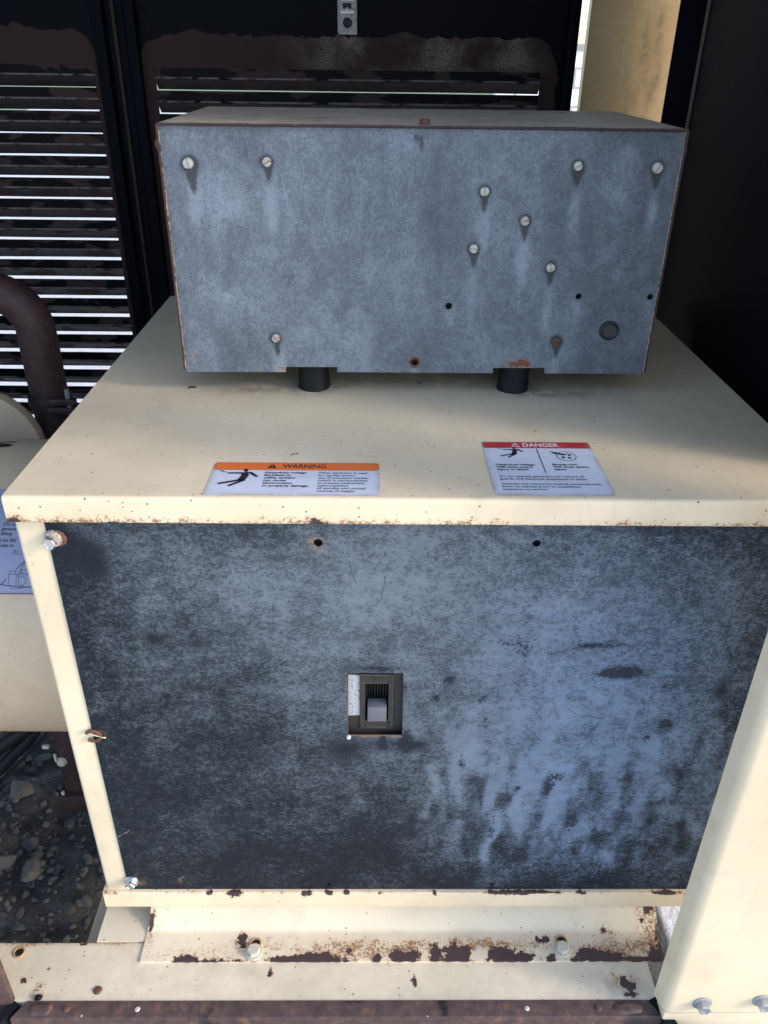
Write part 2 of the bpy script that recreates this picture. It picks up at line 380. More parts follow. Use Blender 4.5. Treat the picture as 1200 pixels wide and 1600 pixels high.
def sheet(line, t, a0, a1, na, axis='x', maxlen=None, fillet=0.0):
    """bend a sheet along an open profile (u, z) and extrude it along x (profile in y,z) or y (profile in x,z)"""
    if fillet: line = fillet_line(line, fillet)
    if maxlen:
        new = [line[0]]
        for i in range(len(line)-1):
            a, b = np.array(line[i]), np.array(line[i+1]); n = max(1, int(math.ceil(np.linalg.norm(b-a)/maxlen)))
            for k in range(1, n+1): new.append(tuple(a+(b-a)*k/n))
        line = new
    L, O = offset_profile(line, t); ring = L + O[::-1]; m = len(ring); vs = []; fs = []
    for i in range(na+1):
        s = a0+(a1-a0)*i/na
        for p in ring: vs.append((s, p[0], p[1]) if axis == 'x' else (p[0], s, p[1]))
    for i in range(na):
        for j in range(m):
            k = (j+1) % m; f = (i*m+j, i*m+k, (i+1)*m+k, (i+1)*m+j); fs.append(f)
    n = len(L)
    for e in (0, na):
        for j in range(n-1): fs.append((e*m+j, e*m+j+1, e*m+m-2-j, e*m+m-1-j))
    me = mesh('sheet', vs, fs); b = bmesh.new(); b.from_mesh(me); bmesh.ops.recalc_face_normals(b, faces=b.faces); b.to_mesh(me); b.free()
    smooth(me, 50); return me
def fillet_line(line, r, seg=4):
    out = [line[0]]
    for i in range(1, len(line)-1):
        p = np.array(line[i], float); a = np.array(line[i-1], float)-p; b = np.array(line[i+1], float)-p
        la, lb = np.linalg.norm(a), np.linalg.norm(b); rr = min(r, la*.45, lb*.45); a /= la; b /= lb
        for k in range(seg+1):
            t = k/seg; q = (1-t)**2*(p+a*rr) + 2*t*(1-t)*p + t*t*(p+b*rr); out.append(tuple(q))
    out.append(line[-1]); return out
def plate(outline, holes, spacing, y, thick, toward=+1):
    """flat plate in the x-z plane at depth y with real holes; polygons are lists of (x,z)"""
    def inside(px, pz, poly):
        c = np.zeros(px.shape, bool); n = len(poly)
        for i in range(n):
            x0, z0 = poly[i]; x1, z1 = poly[(i+1) % n]
            if z0 == z1: continue
            k = ((z0 > pz) != (z1 > pz)) & (px < (x1-x0)*(pz-z0)/(z1-z0)+x0); c ^= k
        return c
    O = densify(outline, spacing); H = [densify(h, spacing) if len(h) < 8 else h for h in holes]
    xs = [p[0] for p in outline]; zs = [p[1] for p in outline]
    gx, gz = np.meshgrid(np.arange(min(xs)+spacing*.6, max(xs)-spacing*.4, spacing), np.arange(min(zs)+spacing*.6, max(zs)-spacing*.4, spacing*0.9))
    gx = gx.copy(); gx[1::2] += spacing*.5; gx = gx.ravel(); gz = gz.ravel()
    keep = inside(gx, gz, outline)
    for h in H:
        keep &= ~inside(gx, gz, h)
        ha = np.array(h); cx, cz = ha.mean(0); rr = np.hypot(ha[:, 0]-cx, ha[:, 1]-cz).max()
        if rr < 0.02: keep &= np.hypot(gx-cx, gz-cz) > rr*1.25
    keep &= (gx < max(xs)-spacing*.45) & (gx > min(xs)+spacing*.45)
    pts = [Vector(p) for p in zip(gx[keep], gz[keep])]; edges = []
    for loop in [O]+H:
        b = len(pts); n = len(loop); pts += [Vector(p) for p in loop]; edges += [(b+i, b+(i+1) % n) for i in range(n)]
    v, e, f, *_ = delaunay_2d_cdt(pts, edges, [], 0, 1e-7)
    V = np.array([tuple(q) for q in v]); F = np.array([tuple(q) for q in f])
    C = V[F].mean(1); k = inside(C[:, 0], C[:, 1], outline)
    for h in H: k &= ~inside(C[:, 0], C[:, 1], h)
    F = F[k]; n = len(V)
    cnt = {}
    for t in F:
        for a, b in ((t[0], t[1]), (t[1], t[2]), (t[2], t[0])): cnt[(a, b)] = 1
    rim = [(a, b) for (a, b) in cnt if (b, a) not in cnt]
    vs = [(a, y, b) for a, b in V]; fs = [tuple(t) for t in F]
    used = sorted({a for ab in rim for a in ab}); idx = {a: n+i for i, a in enumerate(used)}
    vs += [(V[a][0], y+toward*thick, V[a][1]) for a in used]
    fs += [(b, a, idx[a], idx[b]) for a, b in rim]
    me = mesh('plate', vs, fs)
    for p in me.polygons: p.use_smooth = False
    return me
def circ(cx, cz, r, n=20): return [(cx+r*math.cos(2*math.pi*i/n), cz+r*math.sin(2*math.pi*i/n)) for i in range(n)]
def lathe(prof, n=24, axis='z'):
    """profile list of (radius, height) closed by caps where radius is 0"""
    vs = []; fs = []; ids = []
    for r, h in prof:
        if r <= 1e-9: ids.append([len(vs)]); vs.append((0, 0, h))
        else:
            ids.append(list(range(len(vs), len(vs)+n))); vs += [(r*math.cos(2*math.pi*i/n), r*math.sin(2*math.pi*i/n), h) for i in range(n)]
    for a, b in zip(ids, ids[1:]):
        for i in range(n):
            j = (i+1) % n
            if len(a) == 1 and len(b) == 1: continue
            if len(a) == 1: fs.append((a[0], b[j], b[i]))
            elif len(b) == 1: fs.append((a[i], a[j], b[0]))
            else: fs.append((a[i], a[j], b[j], b[i]))
    if axis == '-y': vs = [(x, -z, y) for x, y, z in vs]     # height grows towards the viewer
    elif axis == 'x': vs = [(z, x, y) for x, y, z in vs]
    me = mesh('lathe', vs, fs); b = bmesh.new(); b.from_mesh(me); bmesh.ops.recalc_face_normals(b, faces=b.faces); b.to_mesh(me); b.free()
    smooth(me, 35); return me
def tube(path, r, n=14, caps=True):
    P = [Vector(p) for p in path]; rad = r if isinstance(r, (list, tuple)) else [r]*len(P)
    vs = []; fs = []; prev = None
    for i, p in enumerate(P):
        t = (P[min(i+1, len(P)-1)]-P[max(i-1, 0)]).normalized()
        if prev is None: a = t.orthogonal().normalized()
        else: a = (prev-t*prev.dot(t)).normalized()
        prev = a; b = t.cross(a)
        vs += [tuple(p+(a*math.cos(2*math.pi*k/n)+b*math.sin(2*math.pi*k/n))*rad[i]) for k in range(n)]
    for i in range(len(P)-1):
        for k in range(n): fs.append((i*n+k, i*n+(k+1) % n, (i+1)*n+(k+1) % n, (i+1)*n+k))
    if caps: fs.append(tuple(range(n))[::-1]); fs.append(tuple(range((len(P)-1)*n, len(P)*n)))
    me = mesh('tube', vs, fs); smooth(me, 45); return me
def screw_mesh(r, h=0.0034, slot=0.0007, ang=0.5, depth=0.0016):
    """slotted pan head facing the viewer (-y), slot cut as real depth"""
    xs = sorted(set(list(np.linspace(-1, -slot/r, 8)) + list(np.linspace(slot/r, 1, 8)))); cols = []
    for x in xs:
        if abs(abs(x)*r-slot) < 1e-9: cols += [(x, False), (x, True)] if x < 0 else [(x, True), (x, False)]
        else: cols.append((x, False))
    vs = []; fs = []; m = 11
    for x, low in cols:
        hw = math.sqrt(max(0, 1-x*x*0.999))
        for k in range(m):
            q = -hw+2*hw*k/(m-1); d = math.sqrt(x*x+q*q); z = h*(1-0.18*d**3)
            if d > 0.97: z = h*0.35
            if low: z -= depth
            a, b = x*r, q*r; vs.append((a*math.cos(ang)-b*math.sin(ang), -max(z, 0.0004), a*math.sin(ang)+b*math.cos(ang)))
    for i in range(len(cols)-1):
        for k in range(m-1): fs.append((i*m+k, i*m+k+1, (i+1)*m+k+1, (i+1)*m+k))
    n = len(vs); N = 28
    vs += [(r*math.cos(2*math.pi*i/N), -h*0.40, r*math.sin(2*math.pi*i/N)) for i in range(N)] + [(r*1.02*math.cos(2*math.pi*i/N), 0.001, r*1.02*math.sin(2*math.pi*i/N)) for i in range(N)]
    fs += [(n+i, n+(i+1) % N, n+N+(i+1) % N, n+N+i) for i in range(N)]
    me = mesh('screw', vs, fs); b = bmesh.new(); b.from_mesh(me); bmesh.ops.recalc_face_normals(b, faces=b.faces); b.to_mesh(me); b.free(); smooth(me, 40); return me
def hex_mesh(r, h, dish=True):
    """hexagon head, height along +z, chamfered top"""
    vs = []; fs = []
    def ring(rr, z): vs.extend([(rr*math.cos(math.pi/3*i+.2), rr*math.sin(math.pi/3*i+.2), z) for i in range(6)])
    ring(r, 0); ring(r, h*0.85); ring(r*0.90, h); ring(r*0.62, h); ring(r*0.55, h*0.88 if dish else h); vs.append((0, 0, h*0.88 if dish else h))
    for k in range(4):
        for i in range(6): fs.append((k*6+i, k*6+(i+1) % 6, (k+1)*6+(i+1) % 6, (k+1)*6+i))
    for i in range(6): fs.append((24+i, 24+(i+1) % 6, 30))
    fs.append((5, 4, 3, 2, 1, 0)); return mesh('hex', vs, fs)
def washer(r0, r1, h): return lathe([(r0, 0), (r1, 0), (r1, h*.7), (r1*.95, h), (r0, h)], 26)
def text_mesh(s, size, bold=0.0, shear=0.0, align='LEFT', spacing=1.0, sx=1.0):
    cu = bpy.data.curves.new('txt', 'FONT'); cu.body = s; cu.size = size; cu.offset = bold*size; cu.shear = shear
    cu.align_x = align; cu.space_character = spacing; cu.fill_mode = 'FRONT'; cu.resolution_u = 3
    o = bpy.data.objects.new('txt', cu); COL.objects.link(o); bpy.context.view_layer.update()
    dg = bpy.context.evaluated_depsgraph_get(); me = bpy.data.meshes.new_from_object(o.evaluated_get(dg)); COL.objects.unlink(o)
    bpy.data.objects.remove(o); bpy.data.curves.remove(cu); me.materials.clear()
    if sx != 1:
        for v in me.vertices: v.co.x *= sx
    return me
def text_width(me):
    xs = [v.co.x for v in me.vertices]; return (max(xs)-min(xs)) if xs else 0.0
def join(mes, mat4s=None):
    b = bmesh.new()
    for i, m in enumerate(mes):
        k = len(b.verts); b.from_mesh(m); b.verts.ensure_lookup_table()
        if mat4s and mat4s[i] is not None: bmesh.ops.transform(b, matrix=mat4s[i], verts=b.verts[k:])
    me = bpy.data.meshes.new('joined'); b.to_mesh(me); b.free(); return me
def poly2d(polys):
    """list of 2-D polygons (x,y) -> flat mesh at z=0"""
    vs = []; fs = []
    for p in polys: b = len(vs); vs += [(x, y, 0) for x, y in p]; fs.append(tuple(range(b, b+len(p))))
    return mesh('poly', vs, fs)
def stroke(pts, wd):
    out = []
    for a, b in zip(pts, pts[1:]):
        a = Vector(a); b = Vector(b); d = (b-a).normalized(); n = Vector((-d.y, d.x))*wd/2; e = d*wd*.3
        out.append([tuple(a-e+n), tuple(a-e-n), tuple(b+e-n), tuple(b+e+n)])
    return out

# ================================================================== THE SETTING
def mat_ground():
    s = NT('dirt_and_pale_paving'); p = s.sep()
    n0 = s.noise(3, 5); n1 = s.noise(26, 6, 0.65); n2 = s.noise(140, 4, 0.65); n3 = s.noise(1.2, 4)
    dirt = s.mix(s.ss(n1, 0.3, 0.7), (0.058, 0.050, 0.046), (0.110, 0.097, 0.090))
    dirt = s.mix(s.mul(s.ss(n2, 0.5, 0.7), 0.6), dirt, (0.065, 0.056, 0.052))
    st = s.noise(1.0, 5, 0.6, vec=s.map((120, 9, 1), rot=(0, 0, 0.35)))
    pave = s.mix(s.ss(st, 0.2, 0.8), (0.60, 0.545, 0.52), (0.74, 0.685, 0.655))
    pave = s.mix(s.mul(s.ss(n1, 0.5, 0.8), 0.35), pave, (0.27, 0.23, 0.23))
    wob = s.mul(s.sub(n0, 0.5), 0.14)
    # the bare dirt lies under the machine, the paving starts round it
    inx = s.mul(s.ss(s.add(p[0], wob), -2.10, -2.0), s.ss(s.add(p[0], s.mul(wob, .3)), 0.455, 0.47, 1, 0))
    iny = s.mul(s.ss(s.add(p[1], wob), -0.30, -0.22), s.ss(s.add(p[1], wob), 0.93, 1.0, 1, 0))
    k = s.mul(inx, iny)
    col = s.mix(k, pave, dirt)
    h = s.add(s.mul(n1, 1.0), s.mul(n2, 0.4))
    return s.fin(col, s.sub(0.9, s.mul(k, 0.2)), s.bump(h, 0.010, 0.7), spec=0.3)
def ground_mesh():
    xs = sorted(set([-150, -60, -25, -10, -5, -3, 3, 5, 10, 25, 60, 150] + [round(v, 4) for v in np.arange(-1.6, 0.6, 0.02)]))
    ys = sorted(set([-150, -60, -25, -10, -5, -3, 3, 5, 10, 25, 60, 150] + [round(v, 4) for v in np.arange(-0.2, 1.2, 0.02)]))
    vs = []; fs = []
    for y in ys:
        for x in xs:
            k = float(sst(x, -1.5, -1.2)*(1-sst(x, .40, .46))*sst(y, -.15, 0.0)*(1-sst(y, .85, 1.0)))
            z = -G + k*(0.030*mnoise.noise(Vector((x*7, y*7, 1.3))) + 0.013*mnoise.noise(Vector((x*22, y*22, 4.1))) + 0.006*mnoise.noise(Vector((x*55, y*55, 2.1))))
            vs.append((x, y, z))
    n = len(xs)
    for j in range(len(ys)-1):
        for i in range(n-1): fs.append((j*n+i, j*n+i+1, (j+1)*n+i+1, (j+1)*n+i))
    me = mesh('ground', vs, fs)
    for p in me.polygons: p.use_smooth = True
    return me
single('ground', ground_mesh(), mat_ground(), 'dark stony dirt under the machine with pale paving around it', kind='structure')
def ground_z(x, y):
    k = float(sst(x, -1.5, -1.2)*(1-sst(x, .40, .46))*sst(y, -.15, 0.0)*(1-sst(y, .85, 1.0)))
    return -G + k*(0.030*mnoise.noise(Vector((x*7, y*7, 1.3))) + 0.013*mnoise.noise(Vector((x*22, y*22, 4.1))) + 0.006*mnoise.noise(Vector((x*55, y*55, 2.1))))
# lawn far behind the louvres
LAWN = mat_plain('lawn_green', (0.20, 0.25, 0.13), 0.9, 0, 0.5, 6, 0.2)
single('lawn', mesh('lawn', [(-60, 24, -G+.01), (60, 30, -G+.01), (60, 90, -G+.01), (-60, 90, -G+.01), (-60, 9, -G+.01), (-7.0, 9.5, -G+.01), (-9.0, 24.5, -G+.01)], [(0, 1, 2, 3), (4, 5, 6, 0)]), LAWN, 'green lawn far behind the louvres', kind='structure')

# ------------------------------------------------------------------ enclosure: back panels with louvres
YB = 0.90; PITCH = 0.0366
def slat_profile():
    t = 0.0012
    line = [(0.0, 0.0), (0.0, -0.0145)]
    for k in range(5): a = math.pi*k/4; line.append((-0.0024*math.sin(a), -0.0155-0.0022*(1-math.cos(a))))   # pressed bead, towards the viewer
    line += [(0.0195, -0.0357)]
    return line, t
def slat_mesh(L, n, seed=0):
    line, t = slat_profile(); me = sheet([(u, z) for u, z in line], -t, -L/2, L/2, n)
    for v in me.vertices:
        q = mnoise.noise(Vector((v.co.x*4+seed*9, seed*3.3, 0))); v.co.z += .0010*q*(1 if v.co.z < -.02 else .4); v.co.y += .0012*mnoise.noise(Vector((v.co.x*3, seed*5.1, 7)))
    return me
def louvre_panel(name, x0, x1, s0, s1, ztop, zs, label, nsl, arch, group):
    """x0,x1 panel edges; s0,s1 slot ends; zs = z of the top of the first slat"""
    t = thing(name, ((x0+x1)/2, YB, -G+0.2), label, 'louvered panel', group)
    zb = zs - nsl*PITCH
    out = [(x0, zb-0.08), (x1, zb-0.08), (x1, ztop), (x0, ztop)]
    hole = [(s0, zb), (s1, zb), (s1, zs), (s0, zs)]
    me = plate(out, [hole], 0.012, YB, 0.0015)
    x, y, z = co(me)
    cx, hw = (arch[0]+arch[1])/2, (arch[1]-arch[0])/2
    dx = np.abs(x-cx)-hw; dz = z-arch[2]
    q = np.maximum(dx, -0.2); d = np.where((dx > -0.06) & (dz > -0.06), np.hypot(np.maximum(dx+0.06, 0), np.maximum(dz+0.06, 0))-0.06, np.maximum(dx, dz))
    attr(me, 'chip', np.clip(0.5-d*14, 0, 1)); attr(me, 'dirt', sst(x, -.25, -.05)*(1-sst(x, .18, .27))*sst(z, .325, .345)*0.9)
    attr(me, 'rust', np.zeros(len(x)))
    part('panel_sheet', me, PAINT_PEEL, t)
    sms = [slat_mesh(s1-s0+0.004, max(6, int((s1-s0)/0.04)), k+1) for k in range(5)]
    for i in range(nsl):
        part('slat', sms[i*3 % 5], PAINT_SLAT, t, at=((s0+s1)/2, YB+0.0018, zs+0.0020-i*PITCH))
    return t
louvre_panel('louvered_panel', -1.75, -0.503, -1.62, -0.537, 1.02, 0.3400, 'black louvered panel with many bright slits behind the rusty pipe', 26, (-1.66, -0.515, 0.392), 'louvered back panels')
lp = louvre_panel('louvered_panel', -0.470, 0.286, -0.432, 0.232, 1.02, 0.3370, 'black louvered panel with silver latch behind the control box', 26, (-0.462, 0.262, 0.389), 'louvered back panels')
# folded stiles of the two doors
def stile(parent, x0, x1, d=0.018):
    part('edge_stile', box(x0, x1, YB-d, YB-0.0006, -G+0.1, 1.02, 0.002), PAINT_BLACK, parent)
stile(lp, -0.470, -0.452); stile(lp, 0.268, 0.286, 0.022)
lpl = [o for o in COL.objects if o.name == 'louvered_panel'][0]; stile(lpl, -0.525, -0.505)
# light leaks at the slat ends are real small notches between slat end and stile; latch on the right hand door
lt = part('latch_plate', plate([(-0.1145, 0.3895), (-0.0862, 0.3895), (-0.0862, 0.49), (-0.1145, 0.49)], [circ(-0.1003, 0.4065, 0.0078), [(-0.1075, 0.4265), (-0.0935, 0.4265), (-0.0935, 0.4345), (-0.1075, 0.4345)]], 0.006, YB-0.006, 0.002), ZINC_DULL, lp)
part('latch_side', boxes([(-0.1165, -0.1146, YB-0.008, YB-0.001, 0.3895, 0.49), (-0.0861, -0.0845, YB-0.008, YB-0.001, 0.3895, 0.49)]), ZINC_DULL, lt)
part('latch_bore', boxes([(-0.114, -0.0865, YB-0.0030, YB-0.0008, 0.3905, 0.488)]), BLACK, lt)
part('latch_ring', lathe([(0.0078, 0), (0.0105, 0), (0.0105, 0.0012), (0.0080, 0.0016)], 24, '-y'), ZINC_DULL, lt, at=(-0.1003, YB-0.0061, 0.4065))
part('latch_bar', boxes([(-0.1115, -0.0895, YB-0.0095, YB-0.0062, 0.4195, 0.4235), (-0.1115, -0.0895, YB-0.0085, YB-0.0062, 0.4375, 0.4400), (-0.1015, -0.0995, YB-0.009, YB-0.0062, 0.4235, 0.4285)]), BOLT_GREY, lt)

# centre post between the doors
cp = thing('door_post', (-0.487, YB, -G), 'narrow black post between the two louvered panels', 'post')
part('post_channel', box(-0.5015, -0.4715, YB-0.010, YB+0.02, -G, 1.02, 0.003), PAINT_BLACK, cp)
part('post_rib', box(-0.4905, -0.4845, YB-0.016, YB-0.0102, -G+0.05, 1.02, 0.0015), mat_blackpaint('paler_black_rib', rough=0.5, base=(0.02, 0.017, 0.015)), cp)  # rib in a paler black than its post

# right side wall, its corner return, cream corner panel behind
wr = thing('black_side_wall', (0.452, 0.45, -0.70), 'tall glossy black side wall of the enclosure at the right', 'wall')
WALLP = mat_blackpaint('glossy_black_wall', 'arch', rough=0.40, base=(0.0042, 0.0048, 0.0085), spec=0.03)
def wall_mesh():
    ys = np.linspace(0.03, 0.880, 60); zs = np.linspace(-0.69, 1.02, 106); vs = []; fs = []
    for z in zs:
        for y in ys: vs.append((0.4510, y, z))
    n = len(ys)
    for j in range(len(zs)-1):
        for i in range(n-1): fs.append((j*n+i, (j+1)*n+i, (j+1)*n+i+1, j*n+i+1))
    b = len(vs)
    vs += [(0.4545, ys[0], zs[0]), (0.4545, ys[-1], zs[0]), (0.4545, ys[-1], zs[-1]), (0.4545, ys[0], zs[-1])]; fs.append((b, b+1, b+2, b+3))
    me = mesh('wall', vs, fs); x, y, z = co(me)
    c = gs(y, z, .60, .015, .06, .012, .7)+gs(y, z, .33, -.012, .03, .010, .7)
    attr(me, 'chip', np.clip(c, 0, 1)); attr(me, 'dirt', np.zeros(len(x))); return me
part('wall_sheet', wall_mesh(), WALLP, wr)
part('corner_return', box(0.4200+0.034, 0.4900, 0.8800, 0.9000, -0.69, 1.02, 0.002), PAINT_BLACK, wr)
part('corner_post', box(0.4470, 0.4508, 0.7530, 0.8798, -0.69, 1.02, 0.0008, 1), mat_blackpaint('matt_black_paint', rough=0.9, base=(0.0040, 0.0042, 0.0065), spec=0.0), wr)  # matt strip of the corner, added to stop the wall mirroring the cream panel
part('corner_bead', box(0.4472, 0.4508, 0.745, 0.752, -0.69, 1.02, 0.001), mat_blackpaint('paler_black_bead', rough=0.5, base=(0.09, 0.075, 0.06)), wr)  # bead in a paler tone than the wall
ccp = thing('cream_corner_panel', (0.38, 0.95, -G), 'warm cream corner panel with brown stains behind the control box', 'panel')
def corner_mesh():
    xs = np.linspace(0.3145, 0.52, 40); zs = np.linspace(-0.9, 1.02, 192); vs = []; fs = []
    prof = lambda x: 0.935
    for z in zs:
        for x in xs: vs.append((x, prof(x), z))
    n = len(xs)
    for j in range(len(zs)-1):
        for i in range(n-1): fs.append((j*n+i, j*n+i+1, (j+1)*n+i+1, (j+1)*n+i))
    b = len(vs); vs += [(0.3145, .935, -.9), (0.3145, .955, -.9), (0.3145, .955, 1.02), (0.3145, .935, 1.02)]; fs.append((b, b+1, b+2, b+3))
    me = mesh('corner', vs, fs); x, y, z = co(me)
    d = np.zeros(len(x))
    for cx, zz, rr, am in ((.415, .38, .006, .8), (.425, .35, .005, .7), (.437, .40, .006, .8), (.412, .30, .004, .6), (.445, .33, .006, .7), (.39, .34, .004, .5), (.435, .29, .006, .7), (.40, .29, .006, .5), (.428, .44, .004, .4)): d += gs(x, z, cx, zz, rr, rr*6, am)
    attr(me, 'dirt', np.clip(d, 0, 1)); attr(me, 'rust', np.clip(gs(x, z, .43, .36, .02, .05, .30), 0, 1)); attr(me, 'chip', np.zeros(len(x))); return me
part('panel_sheet', corner_mesh(), CREAM_WARM, ccp)

# roof and far end wall of the enclosure (above and left of the frame; they keep the inside dark)
rf = thing('enclosure_roof', (-0.6, 0.45, 1.02), 'black underside of the enclosure roof above the louvered panels', 'roof')
part('roof_sheet', box(-1.8, 0.60, 0.00, 0.97, 1.022, 1.032), PAINT_BLACK, rf)
ew = thing('enclosure_end_wall', (-1.78, 0.45, -0.70), 'black end wall of the enclosure beyond the engine', 'wall')
part('wall_sheet', box(-1.80, -1.79, -0.05, 0.92, -0.69, 1.02), PAINT_BLACK, ew)

# low wall seen through the gap by the cream corner panel
bld = thing('pale_block_wall', (5.0, 11.1, -G), 'low pale block wall seen through the narrow gap beside the cream panel', 'wall')
def brick_wall_mat():
    s = NT('pale_blocks'); b = s.n('ShaderNodeTexBrick', {'Scale': 1.0, 'Mortar Size': 0.015, 'Brick Width': 0.5, 'Row Height': 0.22})
    s.put(b.inputs['Vector'], s.map((1, 1, 1), rot=(R(90), 0, 0))); b.inputs['Color1'].default_value = (.80, .80, .82, 1); b.inputs['Color2'].default_value = (.70, .71, .75, 1); b.inputs['Mortar'].default_value = (.36, .35, .37, 1)
    return s.fin(b.outputs[0], 0.8)
part('wall', box(1.5, 9.0, 11.0, 11.2, -G, 0.42), brick_wall_mat(), bld)
part('coping', box(1.45, 9.05, 10.96, 11.24, 0.422, 0.49), mat_plain('grey_coping', (.30, .29, .29), .8), bld)
# ================================================================== THE MACHINE
# ------------------------------------------------------------------ generator end housing
hs = thing('generator_housing', (0, 0.30, -0.66), 'cream generator housing with a big chalky dark front panel and breaker', 'generator housing')
# lid: folded front, flat top
lid_line = [(-0.010, -0.0285), (-0.0158, -0.0285), (-0.0160, 0.0), (0.70, 0.0), (0.70, -0.028)]
me = sheet(fillet_line(lid_line, 0.0052, 6), 0.0018, -0.4000, 0.4000, 200, maxlen=0.007)
x, y, z = co(me)
front = (y < -0.004).astype(float)
edge = front*sst(-z, 0.016, 0.0285)
cl = 0.55+0.45*np.sin(x*31+1)*np.sin(x*12.7+.4)
rust = edge*(0.35+0.5*np.clip(cl, 0, 1))
for cx, rx, a in ((-.352, .03, .7), (-.303, .022, .9), (-.232, .03, .55), (-.11, .02, .7), (-.06, .03, .5), (.05, .05, .35), (.20, .05, .3), (-.395, .012, .8), (-.16, .03, .5)):
    rust += front*gs(x, z, cx, -.024, rx, .010, a*.75)
rust += gs(x, y, .207, -.014, .02, .006, .5)*(z > -.006)
rust += gs(x, z, .005, -.008, .012, .006, .35)*front
chip = front*(gs(x, z, -.106, -.0268, .010, .0045, 1.0)+gs(x, z, -.303, -.0285, .012, .003, .8)+gs(x, z, -.395, -.028, .006, .004, .8))
top = (z > -0.003).astype(float)
for cx, cy, rx, ry, a in ((-.2786, .269, .007, .004, .9), (-.0447, .0915, .003, .0018, .85), (-.1347, .0792, .004, .002, .8), (-.2, -.0055, .004, .002, .8), (.005, .2935, .006, .004, .8), (.02, .30, .003, .002, .6)):
    chip += top*gs(x, y, cx, cy, rx, ry, a)
dirt = top*(gs(x, y, -.19, .262, .06, .012, .6)+gs(x, y, .17, .257, .05, .012, .7)+gs(x, y, .04, .30, .25, .03, .35)+gs(x, y, -.127, .2745, .027, .024, .7)+gs(x, y, .121, .2735, .027, .024, .7))
bl = top*(gs(x, y, -.21, .255, .05, .008, .3)+gs(x, y, .15, .25, .04, .006, .3))
for k in range(40):
    dirt += top*gs(x, y, rng.uniform(-.38, .38), rng.uniform(.0, .5), rng.uniform(.015, .06), rng.uniform(.003, .010), rng.uniform(.02, .07))
attr(me, 'rust', np.clip(rust+bl, 0, 1)); attr(me, 'chip', np.clip(chip, 0, 1)); attr(me, 'dirt', np.clip(dirt, 0, 1))
lid = part('lid', me, CREAM, hs)
# side flanges of the lid
for sx in (-1, 1): part('lid_flange', box(min(sx*.4002, sx*.4022), max(sx*.4002, sx*.4022), -0.0100, 0.70, -0.0285, -0.0035, 0.0008, 1), CREAM, lid)

# big dark front panel with cut-out and holes
PX0, PX1, PZ0, PZ1 = -0.3721, 0.4000, -0.5986, -0.0040
cut = [(-0.0800, -0.3195), (-0.0172, -0.3195), (-0.0182, -0.2252), (-0.0800, -0.2252)]
ph = [circ(-.1067, -.0579, .0046), circ(.1101, -.0572, .0042), circ(-.1085, -.5886, .0026, 12), circ(.1074, -.5886, .0026, 12)]
YP = -0.0015
me = plate([(PX0, PZ0), (PX1, PZ0), (PX1, PZ1), (PX0, PZ1)], [cut]+ph, 0.0042, YP, 0.0016)
x, y, z = co(me)
def nz(x, z, sc, seed=0.0): return np.array([mnoise.fractal(Vector((a*sc, seed, b*sc)), 0.8, 2.1, 4) for a, b in zip(x, z)])
nA = nz(x, z, 6, 1.7); nB = nz(x*2.2, z*0.9, 22, 5.1); nC = nz(x, z, 18, 9.3)
# chalk over the black, with shade at right and top painted in, on a coarse grid (rows upwards, columns to the right)
CHALK_SHADE = np.array([[0.0, 0.01, 0.01, 0.02, 0.03, 0.04, 0.05, 0.06, 0.09, 0.13, 0.15, 0.16, 0.18, 0.18, 0.18, 0.17, 0.15],
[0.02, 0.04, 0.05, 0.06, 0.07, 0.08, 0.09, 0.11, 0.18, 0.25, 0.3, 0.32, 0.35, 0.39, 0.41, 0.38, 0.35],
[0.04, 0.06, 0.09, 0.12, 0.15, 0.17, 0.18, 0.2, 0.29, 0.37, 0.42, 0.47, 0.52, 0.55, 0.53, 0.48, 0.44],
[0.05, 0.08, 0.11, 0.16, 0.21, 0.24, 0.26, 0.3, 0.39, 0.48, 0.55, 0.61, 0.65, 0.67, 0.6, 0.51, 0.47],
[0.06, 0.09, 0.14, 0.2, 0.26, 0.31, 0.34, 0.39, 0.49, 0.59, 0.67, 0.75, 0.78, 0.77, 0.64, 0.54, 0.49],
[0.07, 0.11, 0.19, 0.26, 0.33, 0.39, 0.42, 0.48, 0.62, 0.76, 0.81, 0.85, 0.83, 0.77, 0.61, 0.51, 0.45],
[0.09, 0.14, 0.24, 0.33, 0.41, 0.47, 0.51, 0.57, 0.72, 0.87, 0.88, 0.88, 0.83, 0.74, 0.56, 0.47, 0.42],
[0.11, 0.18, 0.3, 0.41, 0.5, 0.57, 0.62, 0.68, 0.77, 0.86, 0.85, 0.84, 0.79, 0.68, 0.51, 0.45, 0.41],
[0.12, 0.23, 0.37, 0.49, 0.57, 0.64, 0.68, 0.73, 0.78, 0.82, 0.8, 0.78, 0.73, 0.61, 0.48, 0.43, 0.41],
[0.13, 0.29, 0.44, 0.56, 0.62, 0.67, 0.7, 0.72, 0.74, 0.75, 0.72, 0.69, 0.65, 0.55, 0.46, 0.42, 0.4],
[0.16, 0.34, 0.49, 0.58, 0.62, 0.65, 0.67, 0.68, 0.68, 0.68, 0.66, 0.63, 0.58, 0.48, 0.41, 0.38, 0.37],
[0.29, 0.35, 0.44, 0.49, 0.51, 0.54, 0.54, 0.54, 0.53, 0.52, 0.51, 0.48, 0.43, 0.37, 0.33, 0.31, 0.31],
[0.3, 0.33, 0.43, 0.48, 0.5, 0.52, 0.52, 0.52, 0.51, 0.5, 0.48, 0.45, 0.4, 0.35, 0.31, 0.3, 0.3]])
